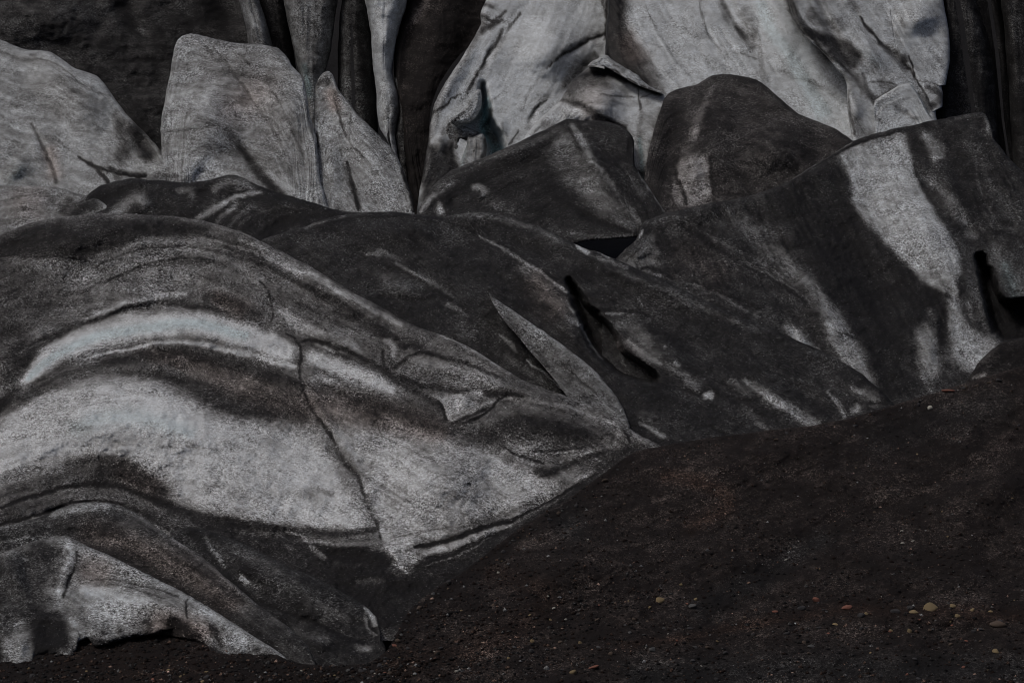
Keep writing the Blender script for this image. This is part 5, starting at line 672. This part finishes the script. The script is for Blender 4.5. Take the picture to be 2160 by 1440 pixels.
# ------------------------------------------------------------------ ground
make('scree', 'gravel_slope', '', '', '-420,1330 -300,1335 0,1345 60,1345 100,1335 300,1325 480,1340 560,1368 600,1388 640,1400 700,1403 770,1400 795,1388 820,1370 835,1335 860,1290 890,1262 930,1232 970,1210 1010,1180 1060,1140 1100,1110 1150,1080 1200,1050 1250,1015 1290,985 1320,962 1345,950 1390,942 1450,930 1500,922 1560,915 1640,905 1730,895 1800,880 1880,855 1940,838 2000,820 2060,800 2110,785 2170,768 2400,700 2600,650', 1620,
     (1080, 1440, 62, 0, 3.0), .108, [
     b(.055, .95, 1, '-300,1400,80 100,1400,70 400,1400,70 600,1425,50 760,1430,40'), b(.15, .6, .9, '330,1410,4 400,1415,5 430,1420,4'), b(.13, .5, 1, '180,1380,20 260,1370,14'),
     b(.17, .85, 1, '1070,1150,20 1110,1140,34 1160,1130,30 1220,1115,14'), b(.15, .7, .9, '1150,1125,4 1210,1105,6 1260,1095,5'), b(.05, .95, 1, '800,1400,16 835,1345,22 870,1290,26 930,1245,26 1000,1200,26 1080,1140,24 1150,1095,24 1210,1060,22 1290,1000,16 1340,955,8'), b(.06, .8, 1, '1100,1110,8 1160,1090,12 1140,1105,10'), b(.19, .8, .9, '1090,1090,1 1150,1062,1.6 1200,1040,1.6 1240,1015,1.4'), b(.16, .8, .9, '1100,1100,1.5 1180,1070,1.8 1210,1045,1.4'), b(.21, .7, .8, '1150,1122,1.8 1170,1122,2'),  # gully shade along the ice foot painted dark
     b(.18, .85, .9, '840,1300,3 862,1285,6 880,1270,6 905,1252,4'), b(.15, .8, .9, '850,1275,3 900,1245,3 950,1220,3'), b(.045, .9, 1, '800,1330,10 830,1290,14 870,1250,12'),
     b(.19, .7, .8, '1300,1088,2 1345,1075,3 1370,1062,3.5 1400,1052,3 1440,1045,2'), b(.14, .7, 1, '1270,1010,14 1340,985,16 1420,1010,24 1500,1000,24'), b(.12, .5, 1, '1450,950,20 1600,940,20 1560,1000,30'), b(.15, .6, .8, '1230,1160,2 1320,1155,4 1370,1140,3'), b(.125, .5, 1, '1400,1080,30 1500,1100,30'),
     b(.05, .8, .85, '1760,1100,2 1800,1088,2 1850,1068,1.6'), b(.045, .85, .85, '1675,1130,3 1690,1124,4 1710,1115,3'), b(.05, .7, .85, '1930,942,1.6 2010,938,1.6 2070,930,1.6 2100,922,1.5'), b(.05, .7, .85, '1760,1090,1.5 1830,1065,1.6 1880,1045,1.5'), b(.05, .8, .9, '1925,915,3 1945,905,3 1955,895,2'),
     b(.15, .85, 1, '2160,895,14 2110,935,20 2060,970,16 2010,1000,12 1985,1020,10'), b(.15, .7, .9, '1890,1050,2 1970,1030,4 2020,1015,5'), b(.12, .6, 1, '1900,880,20 2000,850,24 2100,820,24'), b(.075, .7, 1, '2160,1000,40 2100,1080,40'), b(.075, .6, 1, '1900,1150,60 2050,1180,60 2100,1150,60'), b(.065, .6, 1, '1480,1290,30 1560,1240,30 1640,1190,20'), b(.085, .6, 1, '950,1330,60 1100,1300,60 1250,1300,60'), b(.13, .5, 1, '1450,1160,14 1330,1170,20'), b(.11, .8, 1, '1500,1420,60 1700,1400,40 1900,1410,40 2160,1400,50'), b(.15, .5, .9, '1700,1385,8 1760,1390,10 1640,1400,10'), b(.15, .5, .9, '1330,1400,8 1450,1390,10'), b(.05, .6, .9, '900,1400,14 1100,1400,14'), b(.06, .8, .8, '1180,1270,2 1260,1255,2 1310,1250,2'), b(.05, .7, .8, '2080,1248,2 2105,1240,3 2122,1232,2')],
     [b(1.4, 1, 1, '1400,1010,50 1600,960,50 1800,920,60'), b(-.8, 1, 1, '1500,1300,40 1640,1200,40 1800,1080,40'), b(1.0, 1, 1, '1000,1260,70 1200,1200,70 1400,1150,70'), b(.8, 1, 1, '1700,1300,20 1900,1290,24 2160,1320,24'), b(-.5, 1, 1, '1680,1340,16 2000,1350,16'), b(1.4, 1, 1, '2180,960,60 2080,1060,60 1950,1120,60'), b(-.6, 1, 1, '1990,1020,16 2080,980,16 2160,930,16'),
      b(-.3, 1, .9, '1670,1132,6 1720,1110,7 1850,1067,6'), b(.6, 1, 1, '1100,1130,20 1200,1090,20'), b(-.9, 1, 1, '830,1350,18 880,1290,22 1000,1200,24 1150,1095,20 1290,1000,14'), ('p', -.7, 1, 60, '-500,1250 700,1250 700,1340 500,1380 -500,1400')],
     kind='structure', mat=M_SCREE, step=3.2, lump=.5, rim=10, back=6, jag=2.0, rustb=.36, warp=1.6, ang=-24, flow=.045,
     tint=[('R', b(0, .9, 1, '1150,1120,60 1250,1080,60')), ('R', b(.0, .8, 1, '1450,1300,36 1560,1240,40 1640,1190,36 1760,1120,30')), ('R', b(0, .9, 1, '1300,1430,50 1500,1415,50 1750,1410,60 2000,1410,50 2200,1410,50')), ('B', b(.5, .9, 1, '1300,1435,40 1500,1420,44 1750,1410,50 2000,1415,44 2200,1410,50')), ('B', b(.35, .9, 1, '1450,1300,26 1560,1240,30 1640,1190,26')), ('R', b(.1, .8, 1, '1800,940,60 2000,880,60 2160,840,60')), ('R', b(.9, .7, 1, '1380,1000,20 1480,1010,24 1560,1060,24 1440,1120,24')), ('R', b(.9, .8, 1, '1300,1360,10 1480,1340,14 1600,1310,14 1800,1280,20 2000,1290,24 2200,1300,24')), ('R', b(.8, .7, 1, '800,1400,50 1000,1380,40 1200,1250,40 1000,1200,20')), ('R', b(.8, .7, 1, '100,1400,60 500,1420,50'))])
make('hump', 'gravel_mound', '', '', '1990,850 2020,830 2038,805 2050,785 2068,760 2090,738 2108,725 2130,716 2160,712 2220,700 2320,690 2450,690', 900, (2100, 850, 82.5, 0, 2.4), .115, [
     b(.32, .9, .9, '2046,800,3 2062,790,7 2080,786,4'), b(.17, .7, .9, '2060,775,3 2085,745,4 2110,730,4'), b(.09, .7, 1, '2110,760,20 2160,740,24')], [], kind='structure', mat=M_SCREE, ang=-24, flow=.12, lump=.3, rim=16, back=3, rustb=.1)

# ------------------------------------------------------------------ stones on the scree
def on_scree(px, py):
    L = LAY['scree']; d = (L['x'] - px) ** 2 + (L['y'] - py) ** 2; i = int(np.argmin(d)); D = L['D'].ravel()[i]
    return world(np.array([px]), np.array([py]), np.array([D]))[0], D
M_ST = {}
def stone_mat(name, col, var=.35):
    m = bpy.data.materials.new(name); m.use_nodes = True; nt = m.node_tree; bs = nt.nodes['Principled BSDF']
    tc = nt.nodes.new('ShaderNodeTexCoord'); n = noise(nt, tc.outputs['Object'], 14, 4, .7)
    oi = nt.nodes.new('ShaderNodeObjectInfo')
    f = math_(nt, 'ADD', math_(nt, 'MULTIPLY', n, var * 2.4), math_(nt, 'MULTIPLY', oi.outputs['Random'], var)); f = math_(nt, 'ADD', f, 1 - var * 1.7)
    v = nt.nodes.new('ShaderNodeVectorMath'); v.operation = 'SCALE'; v.inputs[0].default_value = col; nt.links.new(f, v.inputs['Scale'])
    nt.links.new(v.outputs[0], bs.inputs['Base Color']); bs.inputs['Roughness'].default_value = .8
    bp = nt.nodes.new('ShaderNodeBump'); bp.inputs['Strength'].default_value = .6; bp.inputs['Distance'].default_value = .03; nt.links.new(n, bp.inputs['Height']); nt.links.new(bp.outputs[0], bs.inputs['Normal'])
    M_ST[name] = m
stone_mat('ochre_stone', (.20, .15, .078)); stone_mat('grey_stone', (.08, .08, .08)); stone_mat('pale_stone', (.34, .33, .29)); stone_mat('red_stone', (.20, .08, .055)); stone_mat('black_stone', (.028, .026, .028)); stone_mat('brown_stone', (.065, .045, .032))
def rock_mesh(seed, mat):
    import bmesh
    rr = random.Random(seed); bm = bmesh.new(); bmesh.ops.create_icosphere(bm, subdivisions=3, radius=1)
    planes = [(Vector((rr.gauss(0, 1), rr.gauss(0, 1), rr.gauss(0, 1))).normalized(), rr.uniform(.5, .85)) for _ in range(9)]
    for v in bm.verts:
        c = v.co.copy()
        for nrm, h in planes:
            d = c.dot(nrm)
            if d > h: c -= nrm * (d - h) * .85
        c *= 1 + .07 * (fbm(np.array([c.x * 2 + seed]), np.array([c.y * 2 + c.z]), seed % 50)[0])
        v.co = c
    me = bpy.data.meshes.new('stone'); bm.to_mesh(me); bm.free()
    me.polygons.foreach_set('use_smooth', np.ones(len(me.polygons), bool)); me.materials.append(M_ST[mat]); return me
ROCKS = {m: [rock_mesh(31 * k + 7 + i * 5, m) for k in range(4)] for i, m in enumerate(M_ST)}
def stone(px, py, wpx, mat, label, cat='stone', asp=(1, .8, .7), rot=None, tilt=0, group=None, rnd=random.Random(3)):
    o = bpy.data.objects.new('stone', rnd.choice(ROCKS[mat])); SC.collection.objects.link(o)
    c, D = on_scree(px, py); r = wpx * .5 * 2 * HALF * D / 2160 * 1.12
    o.location = c + np.array([0, .1 * r, .18 * r]); o.scale = (r * asp[0], r * asp[1], r * asp[2])
    o.rotation_euler = (rnd.uniform(-.25, .25), tilt, 0 if rot is None else rot)
    o['label'] = label; o['category'] = cat
    if group: o['group'] = group
    return o
G = 'stones lying on the dark scree slope'
for a in [
 (1963, 1285, 30, 'ochre_stone', 'largest ochre boulder, egg-shaped, on the rusty band at lower right', (1, .8, .74), -.35),
 (1928, 1292, 19, 'ochre_stone', 'flat ochre stone just left of the largest ochre boulder', (1, .7, .42), 0),
 (2009, 1279, 14, 'ochre_stone', 'ochre stone just right of the largest ochre boulder', (1, .8, .6), 0),
 (2052, 1288, 11, 'ochre_stone', 'upright ochre stone, second to the right of the largest boulder', (.9, .8, .9), 0),
 (2019, 1300, 13, 'ochre_stone', 'ochre stone below and right of the largest boulder', (1, .8, .65), 0),
 (2090, 1290, 10, 'ochre_stone', 'orange-brown stone at the far right of the ochre row', (1, .7, .5), 0),
 (1918, 1332, 12, 'ochre_stone', 'ochre stone below the largest boulder, right of a smaller pair', (.9, .8, .9), 0),
 (1879, 1331, 9, 'ochre_stone', 'small round ochre stone left of another below the boulder', (1, .8, .8), 0),
 (2101, 1375, 15, 'ochre_stone', 'angular dull ochre stone near the lower right corner', (1, .8, .75), .3),
 (1761, 1318, 13, 'ochre_stone', 'ochre stone on the rusty band left of the row of boulders', (1, .7, .5), -.3),
 (1391, 1268, 20, 'ochre_stone', 'rounded ochre stone standing alone at the middle of the slope', (1, .8, .68), -.15),
 (1460, 1280, 18, 'grey_stone', 'flat grey-green stone right of the lone rounded ochre one', (1, .7, .6), -.5),
 (1468, 1265, 9, 'ochre_stone', 'small tan stone above the flat grey-green one', (1, .8, .9), 0),
 (1370, 1281, 10, 'ochre_stone', 'thin tan chip below left of the lone rounded ochre stone', (1, .6, .4), -.4),
 (1436, 1233, 7, 'ochre_stone', 'small yellowish pebble above the lone rounded ochre stone', (1, .8, .8), 0),
 (1122, 1353, 10, 'ochre_stone', 'round ochre pebble at bottom centre left', (1, .8, .85), 0),
 (1182, 1355, 11, 'brown_stone', 'brown stone right of the round ochre pebble, bottom centre', (1, .8, .7), 0),
 (1223, 1356, 9, 'ochre_stone', 'tan pebble, third of the row at bottom centre', (1, .8, .8), 0),
 (1262, 1366, 12, 'grey_stone', 'grey chip at the right end of the bottom centre row', (1, .7, .4), .2),
 (1210, 1419, 16, 'ochre_stone', 'ochre-brown stone at the bottom edge, centre', (1, .8, .7), 0),
 (1252, 1409, 22, 'red_stone', 'long reddish splinter of stone beside the ochre-brown stone at the bottom edge', (1, .5, .28), -.35),
 (1375, 1371, 15, 'grey_stone', 'dark grey stone at the lower edge of the rusty band, centre', (1, .8, .7), 0),
 (1466, 1365, 13, 'grey_stone', 'slanting grey chip on the rusty band, centre right', (1, .6, .4), .35),
 (1787, 1284, 22, 'red_stone', 'flat dusky pink stone on the rusty band', (1, .8, .5), -.2),
 (1722, 1267, 16, 'red_stone', 'dull pinkish stone left of the dusky pink one', (1, .8, .7), .5),
 (1691, 1283, 17, 'black_stone', 'black stone left of the dull pinkish one', (1, .8, .55), -.2),
 (1635, 1290, 12, 'red_stone', 'bright red-orange stone at the left of the rusty band', (1, .8, .5), 0),
 (1816, 1300, 19, 'black_stone', 'dark grey rock below right of the dusky pink stone', (1, .8, .6), 0),
 (1889, 1291, 20, 'black_stone', 'dark rock between the pink stone and the flat ochre one', (1, .8, .6), 0),
 (1921, 1282, 15, 'black_stone', 'dark rock behind the flat ochre stone', (1, .8, .6), 0),
 (2104, 1320, 38, 'brown_stone', 'broad brown half-buried rock at lower right', (1, .7, .4), 0),
 (1710, 1364, 18, 'grey_stone', 'flat grey slab of stone under the rusty band', (1, .7, .4), 0),
 (1835, 1412, 10, 'pale_stone', 'pale slanting chip near the bottom edge, right', (1, .5, .4), .6),
 (1902, 1120, 9, 'pale_stone', 'whitish stone high on the right of the slope, above two others', (1, .7, .5), 0),
 (1904, 1146, 9, 'pale_stone', 'whitish chip just under the high whitish stone', (1, .6, .5), 0),
 (1924, 1142, 11, 'pale_stone', 'slanting whitish chip right of its whitish neighbour', (1, .5, .35), -.5),
 (1657, 1181, 9, 'pale_stone', 'pale slanting flake in the bluish band of the slope', (1, .5, .4), -.6),
 (1962, 862, 12, 'pale_stone', 'lone pale stone near the top of the slope at right', (1, .8, .9), -.5),
 (2000, 826, 26, 'red_stone', 'orange flat stone on the upper edge of the slope', (1, .6, .28), 0),
 (1492, 1161, 10, 'grey_stone', 'grey-tan stone high in the centre of the slope', (1, .8, .7), 0),
 (1545, 1176, 8, 'grey_stone', 'small flat stone right of the grey-tan one', (1, .8, .5), 0),
 (1168, 1283, 9, 'pale_stone', 'small slanting tan flake left of centre on the slope', (1, .6, .5), -.4),
 (1240, 1138, 6, 'pale_stone', 'tiny white pebble near the upper edge of the slope', (1, .7, .5), 0),
 (1156, 1258, 6, 'pale_stone', 'tiny white pebble above the slanting tan flake', (1, .8, .8), 0),
 (1193, 1306, 7, 'pale_stone', 'tiny white pebble below the slanting tan flake', (1, .8, .6), 0),
 (1400, 1325, 8, 'grey_stone', 'small grey pebble below the lone rounded ochre stone', (1, .8, .7), 0),
 (1051, 1208, 7, 'pale_stone', 'small pale pebble near the ice edge at centre', (1, .8, .8), 0),
 (832, 1362, 11, 'red_stone', 'pinkish stone nearest the dark ice lobe, bottom left of centre', (1, .8, .7), .3),
 (921, 1376, 12, 'brown_stone', 'brown stone right of the pinkish one, bottom left of centre', (1, .8, .7), -.4),
 (963, 1416, 11, 'pale_stone', 'pale stone at the bottom edge, left of centre', (1, .7, .6), .3),
 (1072, 1388, 7, 'ochre_stone', 'small tan pebble at bottom, left of the round ochre one', (1, .8, .8), 0),
 (428, 1438, 10, 'ochre_stone', 'orange-brown stone at the bottom edge under the white fringe', (1, .8, .7), 0)]:
    stone(a[0], a[1], a[2], a[3], a[4], asp=a[5], tilt=a[6])
rnd = random.Random(11)
KN = {'ochre_stone': 'small ochre pebble among many on the dark scree', 'grey_stone': 'small grey pebble among many on the dark scree', 'pale_stone': 'tiny whitish pebble among many on the dark scree',
      'red_stone': 'small reddish pebble among many on the dark scree', 'black_stone': 'small black rock among many on the dark scree', 'brown_stone': 'small brown rock among many on the dark scree'}
def top_y(x):
    q = P('0,1400 600,1410 770,1410 820,1385 860,1305 930,1245 1010,1195 1100,1130 1200,1070 1290,1005 1345,965 1450,945 1560,930 1730,910 1880,870 2000,835 2170,785'); return np.interp(x, q[:, 0], q[:, 1])
cand = []
while len(cand) < 170:
    x = rnd.uniform(20, 2150); y = top_y(x) + (1440 - top_y(x)) * rnd.random() ** .7
    if rnd.random() < .35: y = 1290 + rnd.gauss(20, 34) - (x - 1900) * .03; x = rnd.uniform(1250, 2150)
    if y > 1438 or y < top_y(x) + 4: continue
    m = rnd.choices(list(KN), (3, 4, 2.2, 1.2, 5, 4))[0]; sz = {'pale_stone': 3.6, 'black_stone': 8, 'brown_stone': 7}.get(m, 5) * rnd.uniform(.7, 1.5) * (1.25 if y > 1270 else .8)
    cand.append((x, y, m, sz))
def zone(x, y):
    t = (y - top_y(x)) / (1440 - top_y(x))
    v = 'close to the ice edge' if t < .2 else 'high on the slope' if t < .45 else 'halfway down the slope' if t < .62 else 'low on the slope' if t < .85 else 'at the very bottom'
    h_ = 'far left' if x < 500 else 'left of centre' if x < 950 else 'centre' if x < 1250 else 'right of centre' if x < 1550 else 'right' if x < 1850 else 'far right'
    return h_ + ', ' + v
SZ = {}
for x, y, m, sz in cand: SZ.setdefault((m, zone(x, y)), []).append((x, y, m, sz))
for (m, z), q in SZ.items():
    q.sort(key=lambda c: -c[3]); nm = {'grey_stone': 'grey', 'ochre_stone': 'ochre', 'pale_stone': 'whitish', 'red_stone': 'reddish', 'black_stone': 'black', 'brown_stone': 'dark brown'}[m]
    for i, (x, y, m, sz) in enumerate(q):
        if len(q) == 1: lab = 'small %s stone on the scree, %s' % (nm, z)
        elif i == 0: lab = 'larger of the %s stones on the scree, %s' % (nm, z)
        elif i == 1 and len(q) == 2: lab = 'smaller of two %s stones, %s' % (nm, z)
        elif i == 1: lab = 'second largest %s stone, %s' % (nm, z)
        elif len(q) == 3: lab = 'tiniest %s stone on the scree, %s' % (nm, z)
        else: lab = 'one of the small %s stones, %s' % (nm, z)
        stone(x, y, sz, m, lab, asp=(1, .8, rnd.uniform(.4, .8)), tilt=rnd.uniform(-.5, .3), rot=rnd.uniform(0, 6), group=nm + ' stones scattered over the scree slope', rnd=rnd)

# rubble caught along the foot of the ice
rub = {}
for k in range(46):
    x = rnd.choice([rnd.uniform(835, 1340), rnd.uniform(835, 1010), rnd.uniform(1340, 2150), rnd.uniform(640, 830)]); y = top_y(x) + rnd.uniform(-8, 10)
    m = rnd.choice(['black_stone', 'brown_stone', 'black_stone', 'grey_stone']); nm = {'grey_stone': 'grey', 'black_stone': 'black', 'brown_stone': 'dark brown'}[m]
    w_ = 'below the dark lobe with the white tip' if x < 830 else 'in the dark gully under the banded fold' if x < 950 else 'at the lower right foot of the banded fold' if x < 1120 else 'at the upper right foot of the banded fold' if x < 1340 else 'at the foot of the charcoal ridge' if x < 1600 else 'under the pale streaks of the charcoal ridge' if x < 1880 else 'below the serac with the bright buttress'
    rub.setdefault((m, nm, w_), []).append((rnd.uniform(6, 15), x, y))
for (m, nm, w_), q in rub.items():
    q.sort(reverse=True)
    for i, (sz, x, y) in enumerate(q):
        pre = 'lone %s rubble stone' if len(q) == 1 else ['largest %s rubble stone', 'second largest %s rubble stone', 'third largest %s rubble stone'][i] if i < 3 else 'one of the small %s rubble stones'
        stone(x, y, sz, m, (pre % nm) + ' ' + w_, asp=(1, .8, rnd.uniform(.45, .8)), tilt=rnd.uniform(-.6, .2), rot=rnd.uniform(0, 6), group=nm + ' rubble at the foot of the ice', rnd=rnd)

# fine gravel nobody could count: one mesh
L = LAY['scree']; sx, sy, sD = L['x'], L['y'], L['D']; r_ = np.random.RandomState(5); ng = 20000
ii = r_.randint(2, sx.shape[0] - 1, ng * 3); jj = r_.randint(2, sx.shape[1] - 2, ng * 3)
keep = (sx[ii, jj] > -60) & (sx[ii, jj] < 2230) & (sy[ii, jj] < 1470); ii, jj = ii[keep][:ng], jj[keep][:ng]
jx, jy = r_.rand(len(ii)), r_.rand(len(ii))
def lerp2(A): return (A[ii, jj] * (1 - jx) + A[ii, jj + 1] * jx) * (1 - jy) + (A[ii - 1, jj] * (1 - jx) + A[ii - 1, jj + 1] * jx) * jy
gx, gy, gD = lerp2(sx), lerp2(sy), lerp2(sD); c = world(gx, gy, gD)
near = np.clip((gy - 1000) / 440, 0, 1); rad = (.009 + .045 * r_.rand(len(ii)) ** 4.0) * (1 + .5 * near)
octv = np.array([[1, 0, 0], [0, 1, 0], [-1, 0, 0], [0, -1, 0], [0, 0, 1], [0, 0, -1]], float); octf = np.array([[0, 1, 4], [1, 2, 4], [2, 3, 4], [3, 0, 4], [1, 0, 5], [2, 1, 5], [3, 2, 5], [0, 3, 5]])
th = r_.rand(len(ii)) * 6.28; sc = rad[:, None] * (0.6 + .8 * r_.rand(len(ii), 3)); sc[:, 2] *= .7
V = octv[None] * sc[:, None, :] * (0.8 + .4 * r_.rand(len(ii), 6, 1)); cc, ss = np.cos(th)[:, None], np.sin(th)[:, None]
V = np.stack([V[..., 0] * cc - V[..., 1] * ss, V[..., 0] * ss + V[..., 1] * cc, V[..., 2]], -1) + c[:, None] + np.array([0, 0, .004])
F = (octf[None] + 6 * np.arange(len(ii))[:, None, None]).reshape(-1, 3)
me = bpy.data.meshes.new('gravel'); me.vertices.add(len(V) * 6); me.vertices.foreach_set('co', V.astype(np.float32).ravel())
me.loops.add(F.size); me.loops.foreach_set('vertex_index', F.astype(np.int32).ravel()); me.polygons.add(len(F)); me.polygons.foreach_set('loop_start', (np.arange(len(F)) * 3).astype(np.int32)); me.update(calc_edges=True)
tone = np.clip(.10 + .05 * r_.randn(len(ii)) + .22 * (r_.rand(len(ii)) > .965), .05, .4); at = me.attributes.new('dirt_shade', 'FLOAT_COLOR', 'POINT')
col = np.stack([tone, .3 * r_.rand(len(ii)), .8 * (r_.rand(len(ii)) > .55), np.ones(len(ii))], -1); at.data.foreach_set('color', np.repeat(col, 6, 0).astype(np.float32).ravel())
me.uv_layers.new(name='flow'); me.materials.append(M_SCREE)
go = bpy.data.objects.new('gravel', me); SC.collection.objects.link(go); go['kind'] = 'stuff'; go['label'] = 'fine black and brown gravel strewn over the scree slope'; go['category'] = 'gravel'
